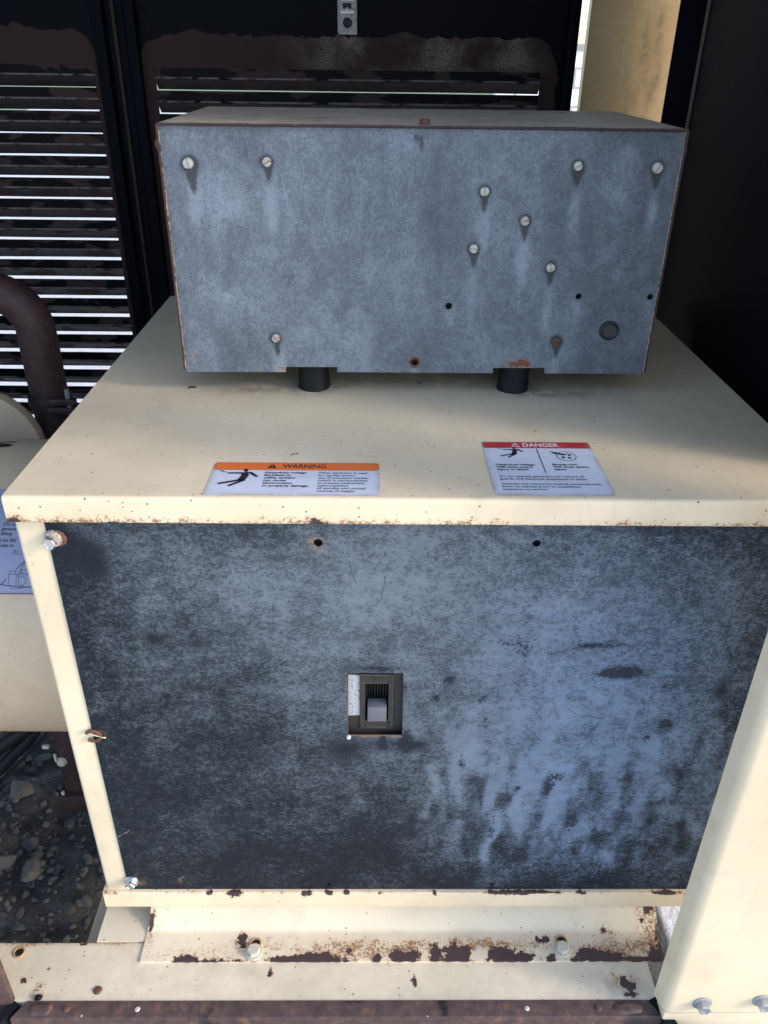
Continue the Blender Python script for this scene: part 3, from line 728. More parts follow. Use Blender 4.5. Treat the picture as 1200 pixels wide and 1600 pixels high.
def bicubic(T, x0, x1, z0, z1, x, z):
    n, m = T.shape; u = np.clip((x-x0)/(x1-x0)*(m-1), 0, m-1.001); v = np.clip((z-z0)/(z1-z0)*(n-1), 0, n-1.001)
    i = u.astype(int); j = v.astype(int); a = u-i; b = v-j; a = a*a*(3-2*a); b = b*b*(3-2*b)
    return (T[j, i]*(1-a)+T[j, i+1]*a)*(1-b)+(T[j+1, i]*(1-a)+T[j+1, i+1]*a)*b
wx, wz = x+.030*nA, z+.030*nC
c = bicubic(CHALK_SHADE, -.38, .42, -.60, .0, wx, wz) + .11*nA + .11*nC - .02 + .09*sst(z, -.24, -.12)*sst(x, -.36, -.28)
# runs down the lower right
for sx, z0, z1, a, wv in ((.098, -.36, -.56, .75, .006), (.128, -.36, -.52, .5, .008), (.02, -.36, -.47, .4, .008), (.17, -.38, -.50, .35, .010), (-.075, -.40, -.46, .3, .012), (.055, -.33, -.45, .35, .009)):
    xx = sx + 0.006*np.sin(z*60+sx*50); c += a*np.exp(-((x-xx)/wv)**2)*sst(-z, -z0-.02, -z0+.03)*(1-sst(-z, -z1-.03, -z1))
c += sst(x, -.08, .1)*0.38*nB*sst(-z, .20, .36)*(1-sst(-z, .52, .58))
stain = gs(x, z, .2243, -.2222, .022, .009, 1.1)+gs(x, z, .215, -.226, .03, .005, .6)
stain += gs(x, z, -.2851, -.1802, .012, .011, .75)+gs(x, z, -.2400, -.186, .016, .012, .55)+gs(x, z, -.366, -.057, .03, .022, 1.0)+gs(x, z, -.335, -.075, .02, .02, .6)+gs(x, z, -.33, -.094, .015, .012, .6)
stain += gs(x, z, -.0455, -.335, .042, .012, .5)+gs(x, z, -.085, -.345, .02, .03, .45)+gs(x, z, -.050, -.219, .04, .006, .75)+gs(x, z, -.006, -.335, .018, .012, .7)
stain += gs(x, z, .109, -.19, .012, .02, .55)+gs(x, z, .09, -.183, .012, .008, .5)+gs(x, z, .285, -.30, .016, .01, .7)+gs(x, z, .033, -.235, .008, .009, .7)+gs(x, z, .19, -.186, .03, .005, .8)
for k in range(34):
    cx, cz = rng.uniform(-.05, .34), rng.uniform(-.52, -.22); stain += gs(x, z, cx, cz, rng.uniform(.003, .010), rng.uniform(.006, .026), rng.uniform(.40, .75))
rust = gs(x, z, -.1067, -.060, .012, .011, .75)+gs(x, z, -.364, -.3185, .010, .010, .6)+gs(x, z, -.366, -.054, .012, .012, .3)
rust += 0.9*((np.abs(z+.3195) < .0012) & (x > -.079) & (x < -.018)) + .8*((np.abs(z-PZ0) < .0012))*(0.3+0.3*np.sin(x*47))
rust += gs(x, z, -.354, -.585, .008, .006, .8)+gs(x, z, -.302, -.581, .004, .008, .7)
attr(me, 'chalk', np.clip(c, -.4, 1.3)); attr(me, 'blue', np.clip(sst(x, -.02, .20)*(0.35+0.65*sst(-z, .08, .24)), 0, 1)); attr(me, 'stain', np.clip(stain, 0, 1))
attr(me, 'rust', np.clip(rust, 0, 1)); attr(me, 'chip', np.zeros(len(x)))
dsegs = [(-.0765, -.079, -.0702, -.1077, .0011, .9), (-.039, -.098, -.0426, -.1261, .0013, .9), (-.0056, -.1423, .010, -.1950, .0016, .6), (.010, -.195, .0166, -.2204, .0014, .7), (.0157, -.2661, .0381, -.2294, .0012, .8),
         (.1380, -.1990, .1720, -.1870, .0022, .9), (.1720, -.1870, .2071, -.1794, .0024, .95), (.2071, -.1794, .2292, -.1881, .0024, .8), (.3249, -.1363, .3262, -.1876, .0011, .9), (.3262, -.1876, .3026, -.2422, .0011, .9), (.3026, -.2422, .283, -.262, .0012, .6),
         (.168, -.275, .1788, -.286, .0011, .9), (.1788, -.286, .21, -.2926, .0011, .9), (.333, -.105, .372, -.165, .0013, .7), (.238, -.238, .262, -.2385, .0009, .7), (-.125, -.085, -.15, -.105, .0009, .5), (.150, -.262, .160, -.292, .003, .5), (.195, -.325, .206, -.298, .003, .6)]
lsg = [(-.3705, -.4962, -.3541, -.4830, .0010, .9), (-.3065, -.5820, -.2972, -.5728, .0009, .9), (.26, -.065, .29, -.087, .0012, .6), (.1669, -.089, .1391, -.1291, .005, .25), (.175, -.092, .180, -.100, .0016, .7), (.045, -.046, .06, -.05, .001, .5), (.22, -.05, .245, -.047, .001, .5), (.13, -.068, .15, -.066, .001, .6), (-.05, -.42, -.042, -.43, .001, .6)]
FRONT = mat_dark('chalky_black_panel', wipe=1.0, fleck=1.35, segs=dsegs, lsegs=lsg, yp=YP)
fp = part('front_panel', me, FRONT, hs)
def cup(x, z, r, y0, d=0.006): return lathe([(r*1.06, 0), (r*1.06, -d), (0, -d)], 16, '-y')
for cx, cz, r in ((-.1067, -.0579, .0046), (.1101, -.0572, .0042), (-.1085, -.5886, .0026), (.1074, -.5886, .0026)):
    part('screw_hole', cup(cx, cz, r, 0), BLACK, fp, at=(cx, YP+0.0017, cz))
# posts, rail and body sheets
def post_mesh(x0, x1, z0, z1, depth, sgn=1):
    prof = fillet_line([(x0, depth), (x0, 0.0), (x1, 0.0)], 0.005, 5)
    L, O = offset_profile(prof, -0.0018); ring = L+O[::-1]; m = len(ring); nzs = 80; vs = []; fs = []
    for i in range(nzs+1):
        zz = z0+(z1-z0)*i/nzs
        for q in ring: vs.append((q[0], q[1], zz))
    for i in range(nzs):
        for j in range(m): k = (j+1) % m; fs.append((i*m+j, i*m+k, (i+1)*m+k, (i+1)*m+j))
    me = mesh('post', vs, fs); b = bmesh.new(); b.from_mesh(me); bmesh.ops.recalc_face_normals(b, faces=b.faces); b.to_mesh(me); b.free(); smooth(me, 50); return me
me = post_mesh(-0.4023, -0.3600, -0.6020, -0.0040, 0.68); x, y, z = co(me)
rust = gs(x, z, -.3735, -.037, .003, .012, .9)+gs(x, z, -.374, -.085, .003, .012, .5)+gs(x, z, -.385, -.597, .02, .006, .5)+gs(x, z, -.366, -.32, .008, .004, .5)
attr(me, 'rust', np.clip(rust, 0, 1)*(y < .01)); attr(me, 'chip', np.zeros(len(x))); attr(me, 'dirt', gs(x, z, -.388, -.5935, .012, .01, .25)*(y < .01))
part('corner_post', me, CREAM_POST, hs)
part('side_sheet', box(.4003, .4020, -.001, .68, -.602, -.004), CREAM_POST, hs)
me = sheet(fillet_line([(0.03, -0.6000), (-0.0060, -0.6000), (-0.0060, -0.6300), (0.06, -0.6300)], 0.0015, 3), -0.0018, -0.4055, 0.4055, 200, maxlen=0.006)
x, y, z = co(me); f = (y < 0.0).astype(float); rust = f*sst(z, -.606, -.5995)*(0.5+.4*np.sin(x*40)*np.sin(x*13)); chip = 0*x
for cx, w_, h_ in ((-.2325, .010, .008), (-.1367, .008, .007), (-.1075, .005, .003), (-.0835, .004, .004), (-.0392, .003, .004), (.033, .003, .005), (-.2662, .004, .004), (.118, .022, .0022), (.150, .008, .0030), (.17, .03, .0012), (.225, .006, .002), (.34, .02, .0016)): chip += f*gs(x, z, cx, -.6005, w_, h_, 1.0)
rust += f*gs(x, z, -.395, -.601, .02, .004, .5)
rust += f*gs(x, z, .36, -.601, .03, .006, .8)
attr(me, 'rust', np.clip(rust, 0, 1)); attr(me, 'chip', np.clip(chip, 0, 1)); attr(me, 'dirt', 0*x)
part('bottom_rail', me, CREAM, hs)
part('back_sheet', boxes([(-0.40, 0.40, 0.679, 0.681, -0.63, -0.03)]), CREAM, hs)
part('inner_backing', boxes([(-0.355, 0.355, 0.06, 0.062, -0.595, -0.02)]), BLACK, hs)
# bolts of the panel
HEX = hex_mesh(0.0066, 0.0070); HEXB = hex_mesh(0.0068, 0.0078)
fr = (R(90), 0, 0)
bt = part('panel_bolt', HEXB, BOLT_BRIGHT, hs, at=(-.3668, YP-.0050, -.0540), rot=(R(90), 0.4, 0), label='bright bolt on a rusty washer at top left of the panel')
part('bolt_flange', lathe([(0, .0052), (.0080, .0045), (.0090, .002), (.0093, .0)], 20, '-y'), ZINC_RUST, hs, at=(-.3660, YP-.0003, -.0535))
part('rusty_washer', lathe([(0.004, 0), (.0088, 0), (.0098, .0010), (.0084, .0018), (.004, .0020)], 9, '-y'), BOLT_RUST, hs, at=(-.3622, YP-.0003, -.0535))
bt2 = part('panel_bolt', HEX.copy(), BOLT_BRIGHT, hs, at=(-.3660, YP-.0028, -.5815), rot=(R(90), 0.1, 0))
part('bolt_flange', lathe([(0, .0030), (.0088, .0028), (.0095, .001), (.0095, .0)], 20, '-y'), BOLT_BRIGHT, hs, at=(-.3655, YP-.0003, -.5812))
# bent paint flap / rusty clip half way up the post
part('rusty_clip', tube([(-.3715+.0085*math.cos(a), YP-.0022, -.3188+.0075*math.sin(a)) for a in np.linspace(-2.4, 2.5, 14)], 0.0022, 8), BOLT_RUST, hs)
part('paint_flap', mesh('flap', [(-.3745, -.0032, -.3145), (-.3745, -.0032, -.3180), (-.3600, -.0068, -.3175), (-.3570, -.0060, -.3205), (-.3640, -.005, -.3195), (-.3745, .001, -.3190), (-.3560, -.0050, -.3190)], [(0, 1, 4, 3, 6, 2), (1, 5, 4)]), CREAM_POST, hs)

# ------------------------------------------------------------------ breaker behind the cut-out
br = part('circuit_breaker', plate([(-.092, -.332), (-.006, -.332), (-.006, -.213), (-.092, -.213)], [[(-.0600, -.3030), (-.0338, -.3030), (-.0338, -.2465), (-.0600, -.2465)]], 0.006, 0.0085, 0.010), BAKELITE, hs)
part('raised_frame', boxes([(-.0663, -.0600, .0062, .0086, -.3165, -.2345), (-.0338, -.0288, .0062, .0086, -.3165, -.2345), (-.0600, -.0338, .0062, .0086, -.2465, -.2345), (-.0600, -.0338, .0062, .0086, -.3165, -.3030)], 0.0005), BAKELITE, br)
part('frame_line', boxes([(-.0660, -.0292, .0057, .0062, -.2350, -.2343), (-.0294, -.0289, .0057, .0062, -.312, -.236), (-.058, -.036, .0057, .0062, -.3135, -.3129), (-.0663, -.0338, .0057, .0062, -.2468, -.2463)]), mat_plain('worn_moulding_edge', (.14, .12, .09), .5), br)
part('window_back', boxes([(-.0605, -.0333, .0300, .0310, -.3035, -.246)]), BLACK, br)
part('window_rib', boxes([(-.0588+i*.0031, -.0578+i*.0031, 0.0165+.001*(i % 3), .0290, -.279, -.2470) for i in range(8)]), BAKELITE_DARK, br)
tg = box(-.0575, -.0357, .0030, .0165, -.3022, -.2800, .0012, 2)
for v in tg.vertices:
    if v.co.y > .010: v.co.z += .002
part('toggle', tg, TOGGLE, br, label='grey toggle lever switched down')
m4 = Matrix.Translation((-.0478, .0059, -.2424)) @ Matrix.Rotation(R(90), 4, 'X')
on = text_mesh('ON', 0.0072, 0.03, align='CENTER', spacing=1.25)
part('on_mark', join([on, poly2d([circ(-.0062, .0024, .0011, 10), circ(.0062, .0024, .0011, 10)])], [m4, m4]), INK, br, label='small dark embossed ON between two dots')
lb = plate([(-.0797, -.2972), (-.0663, -.2966), (-.0663, -.2382), (-.0675, -.2368), (-.070, -.2372), (-.0745, -.2357), (-.0790, -.2362)], [], 0.004, .0080, .0003)
part('silver_label', lb, SILVER, br)
part('cut_edge', boxes([(-.0800, -.0796, YP-.0001, YP+.0013, -.3190, -.2256), (-.0795, -.0176, YP-.0001, YP+.0013, -.3194, -.3189)]), mat_plain('worn_cut_edge', (.20, .17, .14), .5, .2, .5, 200, .4, spot=(.22, .10, .05, .50)), fp)
part('screw_dot', lathe([(0, .0012), (.0014, .0008), (.0016, 0)], 10, '-y'), BLACK, br, at=(-.0330, .0060, -.3065))
part('paint_drip', lathe([(0, .0034), (.0016, .0030), (.0026, .0014), (.0026, 0)], 12, '-y'), INK_WHITE, fp, at=(-.0790, YP, -.3212))

# ------------------------------------------------------------------ stickers on the lid
def grid_rect(x0, x1, y0, y1, z, rad=0.0025, n=36, m=16, edgew=0.006):
    vs = []; fs = []
    for j in range(m+1):
        yy = y0+(y1-y0)*j/m; ins = 0.0
        for dd in (yy-y0, y1-yy):
            if dd < rad: ins = rad-math.sqrt(max(0, rad*rad-(rad-dd)**2))
        for i in range(n+1): vs.append((x0+ins+(x1-x0-2*ins)*i/n, yy, z))
    for j in range(m):
        for i in range(n): a = j*(n+1)+i; fs.append((a, a+1, a+n+2, a+n+1))
    me = mesh('rect', vs, fs); x, y, zz = co(me)
    d = np.minimum(np.minimum(x-x0, x1-x), np.minimum(y-y0, y1-y)); attr(me, 'edge', np.clip(1-d/edgew, 0, 1)); return me
def flat_texts(items, z):
    """items: (text, x, y baseline, cap height, bold, target width or None, align)"""
    ms = []; ts = []
    for tx, x, y, cap, bold, wd, al in items:
        me = text_mesh(tx, cap/0.70, bold, align='LEFT'); sx = 1.0
        w0 = text_width(me); x_ = x
        if wd: sx = wd/w0
        ms.append(me); ts.append(Matrix.Translation((x_, y, z)) @ Matrix.Diagonal((sx, 1, 1, 1)))
    return join(ms, ts)
def falling_man(ox, oy, s, z):
    """pictogram: jolted figure and a lightning arrow; s = width"""
    def q(pts): return [(ox+a*s, oy+b*s) for a, b in pts]
    polys = [q([(.66+.055*math.cos(t), .62+.085*math.sin(t)) for t in np.linspace(0, 2*math.pi, 14)[:-1]]),
             q([(.56, .50), (.72, .54), (.76, .36), (.70, .12), (.52, .12), (.58, .34)]),
             q([(.24, .50), (.58, .52), (.58, .44), (.24, .44)]), q([(.72, .54), (.80, .54), (.99, .32), (.93, .27), (.76, .45)]),
             q([(.60, .18), (.66, .10), (.12, -.10), (.08, -.03)]), q([(.66, .16), (.72, .10), (.38, -.20), (.32, -.15)]),
             q([(.0, .62), (.10, .58), (.09, .54), (.22, .50), (.20, .53), (.11, .58), (.12, .61)])]
    me = poly2d(polys)
    for v in me.vertices: v.co.z = z
    return me
ZL = 0.00035
ws = part('warning_sticker', grid_rect(-.2130, -.0460, -.0100, .0592, ZL), ST_WHITE, hs, label='wide white warning sticker with an orange header')
part('header_band', grid_rect(-.2124, -.0465, .0418, .0589, ZL+.00012, .0022, 36, 5, .0015), ST_ORANGE, ws)
ZT = ZL+.00025
part('header_lettering', flat_texts([('WARNING', -.1434, .0466, .0084, .012, .0435, 0)], ZT), INK, ws)
tri = [(-.1592, .0462), (-.1492, .0462), (-.1542, .0556)]
ex = [[(-.1547, .0530), (-.1537, .0530), (-.1539, .0494), (-.1545, .0494)], circ(-.1542, .0482, .0006, 8)]
al = part('alert_triangle', poly2d([[(a, b) for a, b in tri]]), INK, ws)
for v in al.data.vertices: v.co.z = ZT
al2 = part('alert_mark', poly2d(ex), ST_ORANGE, ws)
for v in al2.data.vertices: v.co.z = ZT+.0001
def lines(txts, x, y0, dy, cap, bold, wds, dx=0.0): return [(t, x+dx*i, y0-dy*i, cap, bold, wd, 0) for i, (t, wd) in enumerate(zip(txts, wds))]
body = lines(['Hazardous voltage.', 'Backfeed to', 'utility system', 'can cause', 'electrocution', 'or property damage.'], -.1600, .0347, .00555, .0039, .024, [.0420, .0258, .0305, .0222, .0285, .0455])
body2 = lines(['When generator is used', 'for standby power,', 'use of automatic transfer', 'switch is recommended', 'to prevent inadvertent', 'interconnection', 'of standby and normal', 'sources of supply.'], -.1065, .0347, .0054, .0038, .006, [.0478, .0365, .0500, .0480, .0455, .0300, .0465, .0365])
part('body_lettering', flat_texts(body, ZT), INK, ws); part('side_lettering', flat_texts(body2, ZT), INK, ws)
part('shock_pictogram', falling_man(-.2070, .0150, .0420, ZT), INK, ws)

ds = part('danger_sticker', grid_rect(.0640, .1800, -.0078, .1135, ZL), ST_WHITE, hs, label='squarish white danger sticker with a red header')
part('header_band', grid_rect(.0645, .1795, .0975, .1132, ZL+.00012, .0012, 30, 5, .001), ST_RED, ds)
part('header_lettering', flat_texts([('DANGER', .1068, .1012, .0086, .016, .0385, 0)], ZT), INK_WHITE, ds)
tr = stroke([(.0952, .1012), (.1036, .1012), (.0994, .1096), (.0952, .1012)], .0009) + [[(.0990, .1072), (.0998, .1072), (.0996, .1038), (.0992, .1038)], circ(.0994, .1027, .0005, 8)]
al = part('alert_triangle', poly2d(tr), INK_WHITE, ds)
for v in al.data.vertices: v.co.z = ZT
dl = lines(['Hazardous voltage.', 'Will cause severe', 'injury or death.'], .0725, .0562, .0055, .0039, .024, [.0405, .0370, .0325]) \
   + lines(['Moving rotor.', 'Will cause severe', 'injury.'], .1305, .0572, .0055, .0039, .024, [.0265, .0365, .0130])
dl2 = lines(['Do not operate generator set without all', 'guards and electrical enclosures in place.'], .0725, .0302, .0056, .0038, .006, [.0840, .0870]) \
    + lines(['Operate and service by trained personnel only.', 'Refer to manual prior to installation,', 'operation or service.'], .0725, .0142, .0056, .0038, .006, [.0985, .0770, .0435])
part('body_lettering', flat_texts(dl, ZT), INK, ds); part('side_lettering', flat_texts(dl2, ZT), INK, ds)
dv = part('divider_line', poly2d([[(.1202, .0965), (.1211, .0965), (.1211, .0390), (.1202, .0390)]]), mat_plain('dark_red_ink', (.07, .012, .02), .5), ds)
for v in dv.data.vertices: v.co.z = ZT
part('shock_pictogram', falling_man(.0775, .0800, .0290, ZT), INK, ds)
fan = stroke([(.1490+.0100*math.cos(t), .0785+.0112*math.sin(t)) for t in np.linspace(0, 2*math.pi, 30)], .0007)
for k in range(4):
    a = .6+k*math.pi/2; fan.append([(.1490+r*math.cos(a+d), .0785+r*1.1*math.sin(a+d)) for r, d in ((.0018, 0), (.0050, -.45), (.0072, 0), (.0050, .45))])
fan += [[(.1335, .0905), (.1395, .0880), (.1450, .0850), (.1470, .0820), (.1440, .0815), (.1400, .0838), (.1375, .0835)], [(.1420, .0850), (.1500, .0835), (.1495, .0822), (.1425, .0830)], [(.1490, .0850), (.1520, .0862), (.1512, .0842)]]
fm = part('rotor_pictogram', poly2d(fan), INK, ds)
for v in fm.data.vertices: v.co.z = ZT

# ------------------------------------------------------------------ control box on rubber mounts
BY = 0.2506
cb = thing('control_box', (0, 0.39, 0.0), 'chalky blue grey control box standing on black rubber mounts', 'control box')
def screwset():
    return [(-.2513, .2593, .0057, 0, .2, ZINC), (-.1676, .2615, .0050, 1, 2.2, ZINC_RUST), (.1643, .2614, .0049, 0, 2.0, ZINC), (.2497, .2605, .0057, 0, 2.6, ZINC), (.0662, .2347, .0050, 0, .1, ZINC),
            (.1130, .2048, .0050, 1, 1.9, ZINC_RUST), (.0584, .1747, .0050, 0, 1.5, ZINC), (.1471, .1545, .0050, 0, .15, ZINC), (.1639, .0689, .0052, 2, 1.2, BOLT_RUST), (-.1687, .0697, .0050, 1, .8, ZINC_RUST)]
holes = [(.0338, .1096, .0040), (.1835, .1222, .0034), (.2667, .1223, .0034), (-.0035, .0412, .0042)]
FX0, FX1, FZ0, FZ1 = -.2785, .2738, .0280, .2955
outl = [(FX0, FZ0-.0012), (-.1587, FZ0-.0006), (-.1583, .0340), (-.0967, .0343), (-.0967, FZ0), (.0915, FZ0+.0004), (.0911, .0350), (.1540, .0354), (.1546, FZ0+.0006), (FX1, FZ0+.0012), (FX1, FZ1), (FX0, FZ1)]
me = plate(outl, [circ(a, b, r, 14) for a, b, r in holes], 0.0036, BY, 0.0018)
x, y, z = co(me); nA = nz(x, z, 14, 3.3); nB = nz(x*2.6, z*0.7, 12, 8.8)
c = 0.64+0.10*nA+0.13*nB - 0.22*sst(x, .10, .26)*(1-.5*sst(-z, -.16, -.05)) + .05*gs(x, z, -.05, .12, .2, .1)
c += .25*gs(x, z, .205, .235, .02, .02) + .22*gs(x, z, .215, .27, .012, .012)+.18*gs(x, z, -.22, .215, .03, .02)+.15*gs(x, z, -.215, .115, .03, .012)
stain = 0*x; rust = 0*x
for sx, sz, r, k, a, mt in screwset():
    stain += gs(x, z, sx, sz, r*1.8, r*1.8, 1.05)+gs(x, z, sx+.001, sz-.0145, .0040, .011, .85)
    c += .60*gs(x, z, sx+.002, sz-.045, .0055, .024)
stain += gs(x, z, -.247, .238, .004, .016, .7)+gs(x, z, -.235, .255, .02, .012, .3)+gs(x, z, -.0098, .287, .0035, .006, .9)+gs(x, z, -.0035, .281, .003, .012, .9)+gs(x, z, -.1021, .1449, .0035, .0022, .8)
stain += gs(x, z, .10, .07, .03, .02, .33)+gs(x, z, .1643, .252, .008, .008, .4)+gs(x, z, -.188, .262, .012, .006, .4)+gs(x, z, .215, .262, .012, .008, .3)
for a, b, r in holes: stain += gs(x, z, a, b, r*1.7, r*1.7, .7); c += .3*gs(x, z, a, b-.012, .008, .012)
rust += gs(x, z, -.0035, .0412, .009, .009, .95)+gs(x, z, -.163, .030, .008, .006, .9)+gs(x, z, -.128, .038, .025, .008, .35)+gs(x, z, .122, .040, .018, .005, .9)+gs(x, z, -.266, .045, .008, .010, .6)+gs(x, z, .165, .0295, .012, .003, .7)+gs(x, z, -.192, .031, .006, .004, .6)+gs(x, z, .018, .030, .010, .003, .6)
rust += .5*((FX1-x < .004) | (x-FX0 < .003))*(0.5+0.5*np.sin(z*90))
attr(me, 'chalk', np.clip(c, -.3, 1.3)); attr(me, 'blue', np.clip(.25+.2*nA, 0, 1)); attr(me, 'stain', np.clip(stain, 0, 1)); attr(me, 'rust', np.clip(rust, 0, 1)); attr(me, 'chip', np.clip(gs(x, z, .122, .041, .016, .005, .8), 0, 1))
wl = [(-.1291, .2916, -.1309, .2607, .0008, .7), (-.1309, .2607, -.1275, .2254, .0008, .6), (-.1553, .2635, -.1472, .2187, .0008, .5), (-.1280, .195, -.0920, .172, .0008, .55), (-.135, .20, -.115, .190, .0008, .45), (-.0281, .1905, -.0068, .1933, .0008, .6), (-.12, .173, -.095, .178, .0007, .4), (-.255, .145, -.20, .105, .005, .30), (-.225, .055, -.19, .085, .0010, .4), (.205, .15, .224, .143, .0016, .4), (-.04, .165, -.037, .175, .0012, .5)]
dkl = [(.125, .268, .153, .290, .0010, .6), (-.083, .288, -.09, .279, .001, .6), (-.105, .24, -.10, .25, .002, .4)]
FACE = mat_dark('chalky_blue_grey_box_face', chalk=(0.162, 0.186, 0.214), blue=(0.148, 0.176, 0.226), dark=(0.048, 0.053, 0.066), segs=dkl, lsegs=wl, yp=BY, grain=(1.3, 1, 1.0), contrast=1.0, fleck=1.5, spread=0.55, spec=0.25, staincol=(0.034, 0.035, 0.040), rag=0.45)
fc = part('face_plate', me, FACE, cb)
for a, b, r in holes: part('screw_hole', cup(a, b, r, 0, .008), BLACK, fc, at=(a, BY+.0019, b))
part('hole_washer', lathe([(.0044, 0), (.0068, 0), (.0066, .0010), (.0044, .0008)], 18, '-y'), BOLT_RUST, fc, at=(-.0035, BY-.0002, .0412))
for sx, sz, r, k, a, mt in screwset(): part('screw', screw_mesh(r, ang=a), mt, cb, at=(sx, BY-.0002, sz))
# knock-out plug
kp = part('hole_plug', lathe([(.0086, .0034), (.0096, .0048), (.0108, .0040), (.0114, 0)], 30, '-y'), mat_plain('weathered_black_plastic', (.016, .017, .021), .42, 0, .35, 120), cb, at=(.2244, BY-.0002, .0826))
part('plug_disc', lathe([(0, .0030), (.0080, .0029), (.0087, .0036)], 30, '-y'), mat_plain('dull_plug_face', (.028, .030, .037), .45, 0, .35, 90), kp, at=(.2244, BY-.0004, .0826))
part('plug_burr', tube([(.2244+.0078*math.cos(t), BY-.0020, .0826+.0078*math.sin(t)) for t in np.linspace(-1.6, -.35, 8)], [.0003, .0007, .0006, .0009, .0007, .0010, .0007, .0003], 6), ZINC, kp)
# folded shell
SH = mat_cream('greyed_cream_paint', base=(0.72, 0.555, 0.42), pits=0.8, rough=0.5)
prof = [(-.2803, .0310), (-.2805, .2982), (.2755, .2984), (.2755, .0318)]
me = sheet(fillet_line(prof, .003, 3), 0.0018, BY-.0050, .5360, 70, 'y', maxlen=.008)
x, y, z = co(me); topm = (z > .29)
rust = np.clip(1-(y-(BY-.005))/.006, 0, 1)*(0.6+.4*np.sin(x*60)*np.sin(z*50+x*21)); chip = 0*x
for cx, w_, d_ in ((-.10, .03, .0035), (-.14, .02, .003), (-.20, .02, .003), (-.05, .02, .003), (.10, .035, .004), (.14, .02, .005), (.17, .02, .003), (-.235, .012, .003), (.02, .02, .002)): chip += topm*gs(x, y, cx, BY-.005, w_, d_*1.8, 1.0)
chip += topm*(gs(x, y, -.115, .345, .016, .005, .9)+gs(x, y, -.115, .30, .015, .003, .8)+gs(x, y, .19, .50, .010, .006, .9))
chip += np.clip(1-(y-(BY-.005))/.006, 0, 1)*(0.95+.1*np.sin(z*75+x*19))
attr(me, 'rust', np.clip(rust, 0, 1)); attr(me, 'chip', np.clip(chip, 0, 1)); attr(me, 'dirt', topm*.3)
part('shell', me, SH, cb)
part('front_flange', boxes([(-.2765, .2720, BY+.0022, BY+.0034, .284, .2958), (-.2782, -.2770, BY+.0022, BY+.02, .035, .29), (.2724, .2736, BY+.0022, BY+.02, .035, .29)]), RUST_DARK, cb)
part('back_sheet', boxes([(-.2780, .2735, .533, .535, .034, .2955)]), SH, cb)
part('floor_sheet', boxes([(-.2775, .2730, BY+.004, .532, .0405, .0425)]), BLACK, cb)
part('shell_bolt', hex_mesh(.0058, .0052), BOLT_RUST, cb, at=(-.0005, .2640, .2985)); 
for sx, rr in ((-.2808, R(-90)), (.2757, R(90))): part('shell_bolt', hex_mesh(.0060, .0050), BOLT_RUST, cb, at=(sx, .262, .2765), rot=(0, rr, 0))
RM = lathe([(0, 0), (.0190, 0), (.0198, .0012), (.0192, .004), (.0186, .02), (.0192, .0345), (.0192, .0405), (0, .0405)], 32)
for mx_, my in ((-.1268, .2745), (.1212, .2735), (-.1268, .50), (.1212, .50)): part('rubber_mount', RM, RUBBER, cb, at=(mx_, my, .0002))

# ------------------------------------------------------------------ foot bracket, skid beams, angle iron
ft = thing('foot_bracket', (0, .02, -.69), 'rust chipped cream foot bracket bolted on the skid beam', 'bracket')
me = sheet(fillet_line([(-.0455, -.6875), (-.0030, -.6875), (.060, -.6245)], .004, 3), .0030, -.3565, .3455, 230, maxlen=.0035)
# the left end is cut slightly askew
for v in me.vertices: v.co.x += -.0022*(1 if v.co.y < 0 else 0)
x, y, z = co(me); chip = 0*x; rust = 0*x; fl = (y < .001)
for cx, cy, rx, ry, a in ((-.2988, -.0435, .016, .0048, 1.05), (-.262, -.045, .06, .0022, .8), (-.2275, -.0165, .0075, .0085, 1.2), (-.175, -.044, .02, .004, .9), (-.1453, -.0425, .028, .0052, 1.15), (-.1199, -.0420, .02, .006, 1.1), (-.092, -.0445, .02, .003, .9), (-.0816, -.0316, .006, .004, 1.1), (-.0444, -.0420, .007, .006, 1.0), (-.017, -.0405, .011, .009, 1.15), (.0020, -.0405, .013, .0085, 1.2), (.0348, -.0370, .010, .0105, 1.2), (.0560, -.0365, .010, .011, 1.2), (.0730, -.0360, .0125, .0110, 1.25), (.118, -.0375, .013, .0100, 1.2), (.134, -.0400, .012, .0085, 1.2), (.155, -.0420, .014, .0065, 1.1), (.190, -.044, .01, .005, 1.0), (.2220, -.0445, .010, .004, 1.0),
                          (.2350, -.0330, .008, .0045, .95), (.2499, -.0400, .018, .0085, 1.2), (.275, -.041, .014, .0065, 1.15), (.305, -.0435, .02, .004, 1.0), (.3300, -.0400, .012, .010, 1.2), (.3430, -.0300, .007, .010, 1.1), (.3440, -.0050, .004, .008, .85), (.1880, -.0155, .006, .0050, 1.1), (.1760, -.0130, .003, .003, .9), (.1795, -.0175, .005, .0025, .95)): chip += gs(x, y, cx, cy, rx*.88, ry*(1.32 if cy < -.033 else 1.15), a)
for cx, cy, rx, ry, a in ((-.3545, .0060, .004, .010, 1.1), (.3330, .0170, .008, .005, 1.0), (.3250, .0060, .004, .004, .8), (.2690, -.0030, .004, .004, .85)): chip += gs(x, y, cx, cy, rx, ry, a)
edge = sst(-y, .030, .0455)
rust += fl*edge*.35
for cx, cy, rx, ry, a in ((-.285, -.03, .06, .012, .55), (-.13, -.029, .09, .016, .75), (-.06, -.025, .05, .016, .7), (.0, -.027, .03, .012, .6), (.05, -.020, .05, .012, .72), (.10, -.027, .05, .016, .6), (.135, -.022, .04, .010, .55), (.18, -.02, .025, .014, .7), (.25, -.027, .05, .013, .9), (.30, -.03, .04, .016, .85), (.34, -.02, .02, .03, .95), (.335, .012, .025, .02, .85), (.27, .000, .014, .012, .8), (.235, .003, .008, .006, .6), (-.353, .0, .012, .03, .7), (-.21, -.02, .03, .012, .45)): rust += gs(x, y, cx, cy, rx, ry, a)
chip = np.where((y < -.0452) & (z < -.6880), chip*.35, chip)
